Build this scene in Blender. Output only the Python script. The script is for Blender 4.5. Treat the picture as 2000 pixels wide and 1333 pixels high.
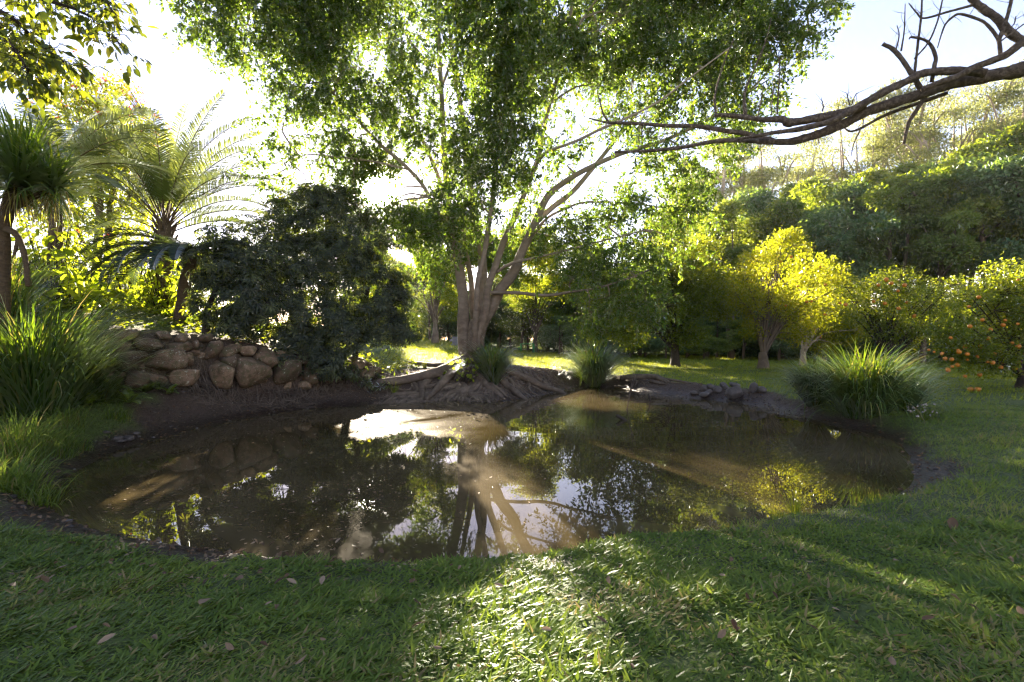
import bpy, math
import numpy as np

# ------------------------------------------------------------------ camera, sky, sun, exposure
for _o in list(bpy.data.objects):
    bpy.data.objects.remove(_o)
SC = bpy.context.scene
COL = SC.collection
rng = np.random.default_rng(11)
RAD = math.radians

F = 17.0 / 36.0 * 2000.0
CAMZ = 1.5
cam_d = bpy.data.cameras.new('camera')
cam_d.lens = 17.0
cam_d.sensor_width = 36.0
cam_d.clip_start = 0.05
cam_d.clip_end = 3000.0
cam = bpy.data.objects.new('camera', cam_d)
COL.objects.link(cam)
cam.location = (0, 0, CAMZ)
cam.rotation_euler = (RAD(90), 0, 0)
SC.camera = cam

SUN_AZ, SUN_EL = RAD(-15.5), RAD(16.8)
SUN = np.array([math.sin(SUN_AZ) * math.cos(SUN_EL), math.cos(SUN_AZ) * math.cos(SUN_EL), math.sin(SUN_EL)])

world = bpy.data.worlds.new("World")
SC.world = world
world.use_nodes = True
wn, wl = world.node_tree.nodes, world.node_tree.links
wn.clear()
w_out = wn.new('ShaderNodeOutputWorld')
w_bg = wn.new('ShaderNodeBackground')
w_bg.inputs['Strength'].default_value = 0.056
sky = wn.new('ShaderNodeTexSky')
sky.sky_type = 'NISHITA'
sky.sun_disc = False
sky.sun_elevation = SUN_EL
sky.sun_rotation = SUN_AZ
sky.altitude = 100
sky.air_density = 1.0
sky.dust_density = 0.12
sky.ozone_density = 1.5
# sky colour tinted warmer, standing in for the camera's white balance
w_hs = wn.new('ShaderNodeHueSaturation'); w_hs.inputs['Saturation'].default_value = 1.0
wl.new(sky.outputs[0], w_hs.inputs['Color'])
w_tn = wn.new('ShaderNodeMix'); w_tn.data_type = 'RGBA'; w_tn.blend_type = 'MULTIPLY'; w_tn.inputs['Factor'].default_value = 1.0
w_tn.inputs['B'].default_value = (1.12, 0.83, 0.82, 1)
wl.new(w_hs.outputs[0], w_tn.inputs['A'])
wl.new(w_tn.outputs['Result'], w_bg.inputs['Color'])
# the sun's own disc and the bright ring of air right round it
tc = wn.new('ShaderNodeTexCoord')
dot = wn.new('ShaderNodeVectorMath'); dot.operation = 'DOT_PRODUCT'
dot.inputs[1].default_value = SUN.tolist()
wl.new(tc.outputs['Generated'], dot.inputs[0])
mx = wn.new('ShaderNodeMath'); mx.operation = 'MAXIMUM'; mx.inputs[1].default_value = 0.0
wl.new(dot.outputs['Value'], mx.inputs[0])
tot = None
for p_, a_ in ((4500.0, 60.0), (900.0, 0.6)):
    pw = wn.new('ShaderNodeMath'); pw.operation = 'POWER'; pw.inputs[1].default_value = p_
    wl.new(mx.outputs[0], pw.inputs[0])
    ml = wn.new('ShaderNodeMath'); ml.operation = 'MULTIPLY'; ml.inputs[1].default_value = a_
    wl.new(pw.outputs[0], ml.inputs[0])
    if tot is None:
        tot = ml
    else:
        ad = wn.new('ShaderNodeMath'); ad.operation = 'ADD'
        wl.new(tot.outputs[0], ad.inputs[0]); wl.new(ml.outputs[0], ad.inputs[1]); tot = ad
w_bg2 = wn.new('ShaderNodeBackground')
w_bg2.inputs['Color'].default_value = (1.0, 0.93, 0.80, 1)
wl.new(tot.outputs[0], w_bg2.inputs['Strength'])
w_add = wn.new('ShaderNodeAddShader')
wl.new(w_bg.outputs[0], w_add.inputs[0]); wl.new(w_bg2.outputs[0], w_add.inputs[1])
wl.new(w_add.outputs[0], w_out.inputs['Surface'])

sun_d = bpy.data.lights.new('sun', 'SUN')
sun_d.energy = 5.0
sun_d.angle = RAD(0.53)
sun_d.color = (1.0, 0.86, 0.66)
sun_o = bpy.data.objects.new('sun', sun_d)
COL.objects.link(sun_o)
sun_o.location = (0, 0, 60)
from mathutils import Vector
sun_o.rotation_euler = Vector(SUN.tolist()).to_track_quat('Z', 'Y').to_euler()

SC.view_settings.view_transform = 'Standard'
SC.view_settings.look = 'None'
SC.view_settings.gamma = 1.0
SC.view_settings.use_curve_mapping = False
SC.view_settings.exposure = 3.3
SC.render.engine = 'CYCLES'
cy = SC.cycles
cy.use_denoising = True
cy.denoiser = 'OPENIMAGEDENOISE'
cy.denoising_input_passes = 'RGB_ALBEDO_NORMAL'
cy.denoising_prefilter = 'ACCURATE'
cy.use_adaptive_sampling = True
cy.adaptive_threshold = 0.015
cy.max_bounces = 6
cy.diffuse_bounces = 3
cy.glossy_bounces = 3
cy.transmission_bounces = 5
cy.transparent_max_bounces = 4
cy.caustics_reflective = False
cy.caustics_refractive = False
cy.sample_clamp_indirect = 6.0
cy.pixel_filter_type = 'BLACKMAN_HARRIS'
cy.filter_width = 1.3


# ------------------------------------------------------------------ small helpers
def W(px, py, Y):
    """A point at distance Y that the photograph shows at pixel (px, py) of its 2000 x 1333."""
    return np.array([(px - 1000.0) / F * Y, Y, CAMZ - (py - 666.5) / F * Y])


def unit(v):
    v = np.asarray(v, float)
    return v / np.maximum(np.linalg.norm(v, axis=-1, keepdims=True), 1e-9)


def hash2(ix, iy, seed=0):
    h = (ix.astype(np.int64) * 374761393 + iy.astype(np.int64) * 668265263 + seed * 982451653) & 0xffffffff
    h = ((h ^ (h >> 13)) * 1274126177) & 0xffffffff
    return ((h ^ (h >> 16)) & 0xffff) / 65535.0


def vnoise2(x, y, seed=0):
    x = np.asarray(x, float); y = np.asarray(y, float)
    ix = np.floor(x); iy = np.floor(y)
    fx = x - ix; fy = y - iy
    fx = fx * fx * (3 - 2 * fx); fy = fy * fy * (3 - 2 * fy)
    a = hash2(ix, iy, seed); b = hash2(ix + 1, iy, seed)
    c = hash2(ix, iy + 1, seed); d = hash2(ix + 1, iy + 1, seed)
    return (a * (1 - fx) + b * fx) * (1 - fy) + (c * (1 - fx) + d * fx) * fy


def fbm2(x, y, seed=0, octv=3):
    t = 0; a = 0.5
    for k in range(octv):
        t = t + a * vnoise2(np.asarray(x) * 2 ** k, np.asarray(y) * 2 ** k, seed + k * 7)
        a *= 0.5
    return t


def noise3(P, s, seed=0):
    """cheap smooth 3-D noise in 0..1 made of three crossed 2-D ones"""
    x, y, z = P[:, 0] * s, P[:, 1] * s, P[:, 2] * s
    return (vnoise2(x + .37 * z, y - .21 * z, seed) + vnoise2(y + .31 * x, z, seed + 3) + vnoise2(z - .27 * y, x + 5.1, seed + 5)) / 3


def smooth(a, b, x):
    t = np.clip((x - a) / (b - a), 0, 1)
    return t * t * (3 - 2 * t)


class MB:
    """collects geometry for one mesh object"""
    def __init__(s):
        s.v = []; s.f3 = []; s.f4 = []; s.t = []; s.n = 0; s.m3 = []; s.m4 = []; s.s3 = []; s.s4 = []

    def add(s, V, T=None, Q=None, tint=None, mat=0, smooth_=False):
        V = np.asarray(V, float).reshape(-1, 3)
        if len(V) == 0:
            return s
        s.v.append(V)
        s.t.append(np.full(len(V), 0.5) if tint is None else np.broadcast_to(np.asarray(tint, float), (len(V),)))
        if T is not None and len(T):
            T = np.asarray(T, np.int64).reshape(-1, 3)
            s.f3.append(T + s.n); s.m3.append(np.full(len(T), mat)); s.s3.append(np.full(len(T), smooth_))
        if Q is not None and len(Q):
            Q = np.asarray(Q, np.int64).reshape(-1, 4)
            s.f4.append(Q + s.n); s.m4.append(np.full(len(Q), mat)); s.s4.append(np.full(len(Q), smooth_))
        s.n += len(V)
        return s

    def mesh(s, name, mats, loc=(0, 0, 0), extra=None):
        me = bpy.data.meshes.new(name)
        V = np.concatenate(s.v) - np.asarray(loc, float)
        T = np.concatenate(s.f3) if s.f3 else np.zeros((0, 3), np.int64)
        Q = np.concatenate(s.f4) if s.f4 else np.zeros((0, 4), np.int64)
        me.vertices.add(len(V))
        me.vertices.foreach_set('co', V.astype(np.float32).ravel())
        nl = len(T) * 3 + len(Q) * 4
        me.loops.add(nl)
        me.loops.foreach_set('vertex_index', np.concatenate([T.ravel(), Q.ravel()]).astype(np.int32))
        me.polygons.add(len(T) + len(Q))
        ls = np.concatenate([np.arange(len(T)) * 3, len(T) * 3 + np.arange(len(Q)) * 4]).astype(np.int32)
        me.polygons.foreach_set('loop_start', ls)
        me.polygons.foreach_set('material_index', np.concatenate(s.m3 + s.m4).astype(np.int32))
        me.polygons.foreach_set('use_smooth', np.concatenate(s.s3 + s.s4).astype(bool))
        at = me.attributes.new('tint', 'FLOAT', 'POINT')
        at.data.foreach_set('value', np.concatenate(s.t).astype(np.float32))
        if extra:
            for k, arr in extra.items():
                a2 = me.attributes.new(k, 'FLOAT', 'POINT')
                a2.data.foreach_set('value', np.asarray(arr, np.float32))
        for m in (mats if isinstance(mats, (list, tuple)) else [mats]):
            me.materials.append(m)
        me.update(calc_edges=True)
        return me

    def build(s, name, mats, parent=None, loc=None, kind=None, label=None, extra=None):
        base = np.array(parent.location) if parent is not None else (np.zeros(3) if loc is None else np.asarray(loc, float))
        if parent is not None and parent.parent is not None:
            base = base + np.array(parent.parent.location)
        o = bpy.data.objects.new(name, s.mesh(name, mats, base, extra))
        COL.objects.link(o)
        if parent is not None:
            o.parent = parent
        else:
            o.location = base.tolist()
        if kind:
            o['kind'] = kind
        if label:
            o['label'] = label
        return o


def tag(o, label, cat, group=None):
    o['label'] = label; o['category'] = cat
    if group:
        o['group'] = group
    return o


def thing(name, label, cat, loc=(0, 0, 0), group=None):
    o = bpy.data.objects.new(name, None)
    o.empty_display_size = 0.2
    COL.objects.link(o)
    o.location = [float(c) for c in loc]
    return tag(o, label, cat, group)


def dup(root, loc, rz=0.0, sc=1.0, label=None, group=None, sz=None):
    r = root.copy(); COL.objects.link(r)
    r.location = [float(c) for c in loc]; r.rotation_euler = (0, 0, rz)
    r.scale = (sc, sc, sz if sz else sc)
    if label: r['label'] = label
    if group: r['group'] = group
    for ch in list(root.children):
        c = ch.copy(); COL.objects.link(c); c.parent = r
        for g in list(ch.children):
            d = g.copy(); COL.objects.link(d); d.parent = c
    return r


# ------------------------------------------------------------------ geometry generators
def catmull(P, n):
    P = np.asarray(P, float)
    if len(P) == 2:
        t = np.linspace(0, 1, n)[:, None]
        return P[0] * (1 - t) + P[1] * t
    A = np.vstack([2 * P[0] - P[1], P, 2 * P[-1] - P[-2]])
    m = len(P) - 1
    u = np.linspace(0, m, n)
    k = np.minimum(u.astype(int), m - 1)
    t = (u - k)[:, None]
    p0, p1, p2, p3 = A[k], A[k + 1], A[k + 2], A[k + 3]
    return 0.5 * (2 * p1 + (p2 - p0) * t + (2 * p0 - 5 * p1 + 4 * p2 - p3) * t ** 2 + (3 * p1 - p0 - 3 * p2 + p3) * t ** 3)


def tube(mb, P, R, sides=8, n=None, mat=0, tint=0.5, wob=0.0, cap=True, squash=1.0):
    """a tapered round limb along the points P with radii R"""
    P = np.asarray(P, float)
    R = np.asarray(R, float) * np.ones(len(P))
    if n is None:
        n = max(2, 3 * (len(P) - 1) + 1)
    u0 = np.linspace(0, 1, len(P))
    C = catmull(P, n)
    r = np.interp(np.linspace(0, 1, n), u0, R)
    T = unit(np.gradient(C, axis=0))
    ref = np.array([0.0, 0.0, 1.0]) if abs(T[0][2]) < .9 else np.array([1.0, 0, 0])
    X = np.zeros_like(C)
    x = unit(np.cross(ref, T[0]))
    for i in range(n):
        x = unit(x - T[i] * np.dot(x, T[i]))
        X[i] = x
    Yv = np.cross(T, X)
    a = np.arange(sides) / sides * 2 * np.pi
    rr = r[:, None] * np.ones((1, sides))
    if wob:
        ph = rng.uniform(0, 6.28, 4)
        uu = np.arange(n)[:, None]
        rr = rr * (1 + wob * (np.sin(2 * a[None] + ph[0] + uu * .55) * .6 + np.sin(3 * a[None] + ph[1] - uu * .8) * .5 + .5 * np.sin(uu * 1.7 + ph[2])))
    V = C[:, None] + X[:, None] * (np.cos(a)[None, :, None] * rr[..., None]) + Yv[:, None] * (np.sin(a)[None, :, None] * rr[..., None] * squash)
    i = np.arange(n - 1)[:, None] * sides; j = np.arange(sides)[None]
    Q = np.stack([i + j, i + (j + 1) % sides, i + sides + (j + 1) % sides, i + sides + j], -1).reshape(-1, 4)
    V = V.reshape(-1, 3)
    Tc = None
    if cap:
        V = np.vstack([V, C[0], C[-1]])
        k = np.arange(sides)
        Tc = np.vstack([np.stack([np.full(sides, n * sides), (k + 1) % sides, k], -1),
                        np.stack([np.full(sides, n * sides + 1), (n - 1) * sides + k, (n - 1) * sides + (k + 1) % sides], -1)])
    mb.add(V, Tc, Q, tint, mat, True)


def twigs(mb, A, B, r0, r1, mat=0, tint=0.4):
    """many thin three-sided sticks from A to B in one go"""
    n = len(A)
    if n == 0:
        return
    D = unit(B - A)
    ref = np.where(np.abs(D[:, 2:3]) < .9, np.array([[0, 0, 1.0]]), np.array([[1.0, 0, 0]]))
    X = unit(np.cross(ref, D)); Yv = np.cross(D, X)
    vs = []
    for c, r in ((A, r0), (B, r1)):
        for k in range(3):
            an = k * 2.0944
            vs.append(c + (X * math.cos(an) + Yv * math.sin(an)) * (np.ones(n) * r)[:, None])
    V = np.stack(vs, 1)
    q = np.array([[0, 1, 4, 3], [1, 2, 5, 4], [2, 0, 3, 5]])
    Q = (np.arange(n)[:, None, None] * 6 + q[None]).reshape(-1, 4)
    mb.add(V, None, Q, tint, mat, True)


def leaves(mb, P, D, N, L, Wd, tint, fold=0.18, mat=0, belly=0.42, curl=0.0):
    """leaf blades: a diamond folded along its midrib, two triangles each"""
    n = len(P)
    if n == 0:
        return
    D = unit(D)
    S = unit(np.cross(D, N)); Nn = np.cross(S, D)
    L = (np.ones(n) * L)[:, None]; Wd = (np.ones(n) * Wd)[:, None]
    mid = P + D * L * belly
    up = Nn * Wd * fold
    tip = P + D * L - Nn * L * curl
    V = np.stack([P, mid + S * Wd * .5 + up, tip, mid - S * Wd * .5 + up], 1)
    t = np.array([[0, 1, 2], [0, 2, 3]])
    T = (np.arange(n)[:, None, None] * 4 + t[None]).reshape(-1, 3)
    mb.add(V, T, None, np.repeat(np.ones(n) * tint, 4), mat)


def oval_leaves(mb, P, D, N, L, Wd, tint, fold=0.14, mat=0, curl=0.12):
    """bigger leaves seen near: six-sided outline folded on the midrib and curled at the tip"""
    n = len(P)
    if n == 0:
        return
    D = unit(D); S = unit(np.cross(D, N)); Nn = np.cross(S, D)
    L = (np.ones(n) * L)[:, None]; Wd = (np.ones(n) * Wd)[:, None]
    st = [(0, 0, 0), (.2, .36, 0), (.5, .5, 0), (.8, .3, 0)]
    mids, lf, rt = [], [], []
    for s, w, _ in st:
        c = P + D * L * s - Nn * L * curl * s * s
        mids.append(c)
        lf.append(c + S * Wd * w + Nn * Wd * fold * (w * 2)); rt.append(c - S * Wd * w + Nn * Wd * fold * (w * 2))
    tip = P + D * L - Nn * L * curl
    V = np.stack([mids[0], lf[1], mids[1], rt[1], lf[2], mids[2], rt[2], lf[3], mids[3], rt[3], tip], 1)
    t = np.array([[0, 1, 2], [0, 2, 3], [7, 10, 8], [8, 10, 9]])
    q = np.array([[1, 4, 5, 2], [2, 5, 6, 3], [4, 7, 8, 5], [5, 8, 9, 6]])
    k = np.arange(n)[:, None, None] * 11
    mb.add(V, (k + t[None]).reshape(-1, 3), (k + q[None]).reshape(-1, 4), np.repeat(np.ones(n) * tint, 11), mat, True)


def blades(mb, B, az, th0, bend, L, w, tint, segs=3, pw=1.5, mat=0, keep_w=0.75, twist=None):
    """grass or strap leaves that start at B, lean to az at elevation th0 and droop by bend along their length"""
    n = len(B)
    if n == 0:
        return
    one = np.ones(n)
    az, th0, bend, L, w = (one * az, one * th0, one * bend, one * L, one * w)
    P = np.array(B, float)
    H = np.stack([np.cos(az), np.sin(az)], -1)
    tw = az if twist is None else az + twist
    S = np.stack([-np.sin(tw), np.cos(tw), np.zeros(n)], -1)
    rows = []
    for i in range(segs + 1):
        s = i / segs
        wid = w * (keep_w + (1 - keep_w) * min(1, s * 4)) * (1 - s ** 2.2) if i < segs else w * 0
        if i < segs:
            rows.append(np.stack([P + S * wid[:, None] * .5, P - S * wid[:, None] * .5], 1))
        else:
            rows.append(P[:, None, :])
        th = th0 - bend * ((i + .5) / segs) ** pw
        st = L / segs
        P = P + np.concatenate([H * (np.cos(th) * st)[:, None], (np.sin(th) * st)[:, None]], 1)
    V = np.concatenate(rows, 1)
    m = 2 * segs + 1
    k = np.arange(n)[:, None, None] * m
    q = np.array([[2 * i, 2 * i + 1, 2 * i + 3, 2 * i + 2] for i in range(segs - 1)]).reshape(-1, 4)
    t = np.array([[2 * segs - 2, 2 * segs - 1, 2 * segs]])
    mb.add(V, (k + t[None]).reshape(-1, 3), (k + q[None]).reshape(-1, 4) if len(q) else None,
           np.repeat(one * tint, m), mat, True)


_ico = None
def ico(sub):
    global _ico
    import bmesh
    bm = bmesh.new()
    bmesh.ops.create_icosphere(bm, subdivisions=sub, radius=1.0)
    V = np.array([v.co[:] for v in bm.verts]); T = np.array([[v.index for v in f.verts] for f in bm.faces])
    bm.free()
    return V, T


# ------------------------------------------------------------------ materials
def nmat(name):
    m = bpy.data.materials.new(name)
    m.use_nodes = True
    m.node_tree.nodes.clear()
    return m, m.node_tree.nodes, m.node_tree.links


def attr(n, name='tint'):
    a = n.new('ShaderNodeAttribute'); a.attribute_name = name
    return a


def ramp(n, l, fac, stops):
    r = n.new('ShaderNodeValToRGB')
    e = r.color_ramp.elements
    while len(e) < len(stops):
        e.new(0.5)
    for i, (p, c) in enumerate(stops):
        e[i].position = p; e[i].color = (c[0], c[1], c[2], 1)
    l.new(fac, r.inputs[0])
    return r


def noise(n, l, scale, detail=3, rough=.6, vec=None, dist=0.0):
    t = n.new('ShaderNodeTexNoise')
    t.inputs['Scale'].default_value = scale; t.inputs['Detail'].default_value = detail
    t.inputs['Roughness'].default_value = rough; t.inputs['Distortion'].default_value = dist
    if vec is not None:
        l.new(vec, t.inputs['Vector'])
    return t


def leaf_mat(name, stops, trans, tmix=0.45, gloss=0.06, rough=0.38):
    """thin leaf: diffuse on the lit side, light let through to the other, a waxy sheen"""
    m, n, l = nmat(name)
    a = attr(n)
    c = ramp(n, l, a.outputs['Fac'], stops)
    t = ramp(n, l, a.outputs['Fac'], trans)
    d = n.new('ShaderNodeBsdfDiffuse'); l.new(c.outputs[0], d.inputs['Color'])
    tr = n.new('ShaderNodeBsdfTranslucent'); l.new(t.outputs[0], tr.inputs['Color'])
    mx_ = n.new('ShaderNodeMixShader'); mx_.inputs[0].default_value = tmix
    l.new(d.outputs[0], mx_.inputs[1]); l.new(tr.outputs[0], mx_.inputs[2])
    g = n.new('ShaderNodeBsdfGlossy'); g.inputs['Roughness'].default_value = rough
    g.inputs['Color'].default_value = (.9, .95, 1, 1)
    lw = n.new('ShaderNodeFresnel'); lw.inputs['IOR'].default_value = 1.38
    mu = n.new('ShaderNodeMath'); mu.operation = 'MULTIPLY_ADD'; mu.inputs[1].default_value = gloss * 2.4; mu.inputs[2].default_value = 0.004
    l.new(lw.outputs[0], mu.inputs[0])
    m2 = n.new('ShaderNodeMixShader')
    l.new(mu.outputs[0], m2.inputs[0]); l.new(mx_.outputs[0], m2.inputs[1]); l.new(g.outputs[0], m2.inputs[2])
    o = n.new('ShaderNodeOutputMaterial'); l.new(m2.outputs[0], o.inputs['Surface'])
    return m


def rough_mat(name, stops, scale=6, rough=.8, bump=.4, bscale=18, stretch=None, spec=.3, tint_w=0.0, bdist=0.02, detail=5):
    m, n, l = nmat(name)
    tcx = n.new('ShaderNodeTexCoord')
    vec = tcx.outputs['Object']
    if stretch:
        mp = n.new('ShaderNodeMapping'); mp.inputs['Scale'].default_value = stretch
        l.new(vec, mp.inputs['Vector']); vec = mp.outputs[0]
    t = noise(n, l, scale, detail, .62, vec, .3)
    fac = t.outputs['Fac']
    if tint_w:
        a = attr(n)
        mm = n.new('ShaderNodeMath'); mm.operation = 'MULTIPLY_ADD'; mm.inputs[1].default_value = tint_w; 
        l.new(a.outputs['Fac'], mm.inputs[0])
        sb = n.new('ShaderNodeMath'); sb.operation = 'SUBTRACT'; sb.inputs[1].default_value = tint_w * .5
        l.new(fac, sb.inputs[0]); l.new(sb.outputs[0], mm.inputs[2]); fac = mm.outputs[0]
    c = ramp(n, l, fac, stops)
    b = n.new('ShaderNodeBsdfPrincipled')
    b.inputs['Roughness'].default_value = rough
    b.inputs['Specular IOR Level'].default_value = spec
    l.new(c.outputs[0], b.inputs['Base Color'])
    t2 = noise(n, l, bscale, 6, .65, vec)
    bp = n.new('ShaderNodeBump'); bp.inputs['Strength'].default_value = bump; bp.inputs['Distance'].default_value = bdist
    l.new(t2.outputs['Fac'], bp.inputs['Height']); l.new(bp.outputs[0], b.inputs['Normal'])
    o = n.new('ShaderNodeOutputMaterial'); l.new(b.outputs[0], o.inputs['Surface'])
    return m


G = lambda r, g, b: (r, g, b)
M = {}
M['fig_leaf'] = leaf_mat('fig_leaf', [(0, (.020, .042, .010)), (.6, (.040, .078, .015)), (1, (.08, .12, .020))],
                         [(0, (.11, .20, .018)), (.6, (.22, .33, .022)), (1, (.40, .44, .03))], .48, .11)
M['dark_leaf'] = leaf_mat('umbrella_leaf', [(0, (.030, .038, .026)), (.7, (.055, .066, .040)), (1, (.085, .105, .045))],
                          [(0, (.07, .12, .010)), (.7, (.20, .26, .012)), (1, (.36, .36, .02))], .40, .16, .3)
M['gold_leaf'] = leaf_mat('golden_leaf', [(0, (.07, .09, .010)), (.6, (.14, .14, .012)), (1, (.22, .19, .02))],
                          [(0, (.32, .40, .012)), (.6, (.56, .56, .016)), (1, (.78, .68, .04))], .54)
M['citrus_leaf'] = leaf_mat('citrus_leaf', [(0, (.028, .055, .012)), (.6, (.06, .10, .016)), (1, (.11, .14, .02))],
                            [(0, (.22, .31, .010)), (.6, (.42, .46, .012)), (1, (.60, .54, .02))], .52, .1)
M['forest_leaf'] = leaf_mat('forest_leaf', [(0, (.06, .11, .034)), (.6, (.115, .175, .046)), (1, (.19, .23, .055))],
                            [(0, (.20, .28, .015)), (.6, (.34, .40, .02)), (1, (.52, .50, .03))], .48, .06)
M['teal_leaf'] = leaf_mat('teal_leaf', [(0, (.06, .115, .062)), (.6, (.11, .18, .095)), (1, (.18, .24, .11))],
                          [(0, (.14, .24, .03)), (.6, (.24, .34, .035)), (1, (.40, .42, .04))], .42, .08)
M['gum_leaf'] = leaf_mat('gum_leaf', [(0, (.08, .115, .06)), (.6, (.14, .17, .075)), (1, (.2, .21, .09))],
                         [(0, (.28, .33, .08)), (.6, (.42, .44, .10)), (1, (.55, .5, .13))], .46)
M['palm_leaf'] = leaf_mat('palm_leaf', [(0, (.05, .08, .028)), (.6, (.09, .125, .04)), (1, (.14, .16, .05))],
                          [(0, (.18, .24, .04)), (.6, (.28, .33, .05)), (1, (.40, .40, .07))], .34, .14)
M['lime_palm_leaf'] = leaf_mat('lime_palm_leaf', [(0, (.07, .12, .01)), (1, (.15, .19, .02))],
                               [(0, (.45, .55, .01)), (1, (.75, .68, .02))], .6)
M['cycad_leaf'] = leaf_mat('cycad_leaf', [(0, (.016, .03, .026)), (1, (.04, .065, .055))],
                           [(0, (.05, .09, .012)), (1, (.16, .2, .02))], .22, .07, .5)
M['strap_leaf'] = leaf_mat('strap_leaf', [(0, (.025, .055, .016)), (.6, (.055, .10, .024)), (.86, (.09, .14, .03)), (1, (.24, .18, .08))],
                           [(0, (.12, .22, .010)), (.6, (.25, .36, .012)), (.9, (.40, .48, .02)), (1, (.4, .28, .08))], .40, .24, .3)
M['grass'] = leaf_mat('grass_blade', [(0, (.06, .10, .018)), (.5, (.115, .175, .028)), (.85, (.18, .23, .038)), (1, (.28, .21, .10))],
                      [(0, (.20, .31, .03)), (.5, (.36, .46, .045)), (.85, (.54, .56, .07)), (1, (.48, .36, .14))], .40, .10, .36)
M['lawn'] = leaf_mat('lawn_blade', [(0, (.05, .09, .014)), (.6, (.09, .14, .02)), (1, (.15, .18, .03))],
                     [(0, (.34, .43, .012)), (.6, (.52, .56, .016)), (1, (.66, .62, .03))], .55, .06, .45)
M['near_leaf'] = leaf_mat('overhang_leaf', [(0, (.03, .055, .010)), (.6, (.06, .09, .012)), (1, (.12, .14, .02))],
                          [(0, (.12, .16, .010)), (.6, (.24, .28, .012)), (1, (.46, .42, .02))], .45, .12)
M['bed_leaf'] = leaf_mat('bed_leaf', [(0, (.06, .11, .012)), (1, (.14, .19, .02))],
                         [(0, (.4, .54, .012)), (1, (.7, .74, .03))], .6)
M['red_flower'] = leaf_mat('red_petal', [(0, (.5, .04, .03)), (1, (.7, .1, .05))], [(0, (.7, .08, .05)), (1, (.8, .18, .1))], .5)
M['pale_flower'] = leaf_mat('pale_petal', [(0, (.5, .4, .45)), (1, (.75, .68, .7))], [(0, (.6, .5, .5)), (1, (.8, .7, .7))], .4)
M['dry_leaf'] = leaf_mat('dry_leaf', [(0, (.07, .040, .020)), (.4, (.16, .10, .052)), (.8, (.30, .215, .135)), (1, (.42, .35, .26))],
                         [(0, (.12, .05, .02)), (1, (.4, .25, .12))], .2, .12, .4)
M['fig_bark'] = rough_mat('fig_bark', [(.25, (.075, .055, .038)), (.5, (.14, .108, .078)), (.78, (.24, .195, .15))], 3.0, .85, .4, 11, (1, 1, 1.8), .25)
M['root_bark'] = rough_mat('root_bark', [(.25, (.045, .033, .024)), (.5, (.10, .077, .056)), (.8, (.18, .145, .11))], 4, .85, .5, 14, None, .25)
M['bare_bark'] = rough_mat('bare_bark', [(.25, (.05, .039, .030)), (.5, (.12, .094, .073)), (.75, (.27, .225, .18))], 14, .9, 1.0, 34, None, .2, bdist=.07)
M['dark_bark'] = rough_mat('dark_bark', [(.25, (.022, .017, .013)), (.6, (.05, .04, .031)), (.9, (.09, .07, .055))], 6, .9, .6, 20, None, .2)
M['forest_bark'] = rough_mat('forest_bark', [(.25, (.07, .052, .036)), (.6, (.14, .11, .08)), (.9, (.22, .175, .13))], 2, .9, .5, 6, None, .2)
M['pale_bark'] = rough_mat('pale_bark', [(.25, (.20, .16, .12)), (.6, (.36, .30, .24)), (.9, (.5, .44, .37))], 1.5, .8, .3, 6, None, .2)
M['palm_bark'] = rough_mat('palm_bark', [(.25, (.05, .035, .022)), (.6, (.11, .08, .05)), (.9, (.2, .15, .09))], 7, .9, .9, 24, (1, 1, 4), .2)
M['orange'] = rough_mat('orange_peel', [(.2, (.34, .11, .010)), (.5, (.46, .16, .012)), (.8, (.54, .24, .02))], 3, .45, .15, 120, None, .4, bdist=.003)
M['green_paint'] = rough_mat('green_paint', [(.2, (.012, .16, .035)), (.8, (.022, .24, .055))], 12, .45, .1, 60, None, .5)
M['block'] = rough_mat('grey_block', [(.2, (.14, .14, .15)), (.8, (.26, .26, .28))], 6, .85, .3, 30)

# the fig's upper limbs are smooth and pale, its foot brown
_n, _l = M['fig_bark'].node_tree.nodes, M['fig_bark'].node_tree.links
_b = next(x for x in _n if x.type == 'BSDF_PRINCIPLED')
_src = _b.inputs['Base Color'].links[0].from_socket
_tc = _n.new('ShaderNodeTexCoord'); _sp = _n.new('ShaderNodeSeparateXYZ'); _l.new(_tc.outputs['Object'], _sp.inputs[0])
_mr = _n.new('ShaderNodeMapRange'); _mr.inputs['From Min'].default_value = 1.5; _mr.inputs['From Max'].default_value = 7.0
_l.new(_sp.outputs['Z'], _mr.inputs['Value'])
_mx = _n.new('ShaderNodeMix'); _mx.data_type = 'RGBA'; _mx.blend_type = 'MIX'; _mx.inputs['B'].default_value = (.36, .31, .24, 1)
_mm = _n.new('ShaderNodeMath'); _mm.operation = 'MULTIPLY'; _mm.inputs[1].default_value = .75
_l.new(_mr.outputs[0], _mm.inputs[0]); _l.new(_mm.outputs[0], _mx.inputs['Factor']); _l.new(_src, _mx.inputs['A']); _l.new(_mx.outputs['Result'], _b.inputs['Base Color'])

# ------------------------------------------------------------------ the pond and the ground it lies in
ZW = -0.40


def WP(px, py):
    """a point of the water surface"""
    Y = (CAMZ - ZW) * F / (py - 666.5)
    return ((px - 1000.0) / F * Y, Y)


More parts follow.
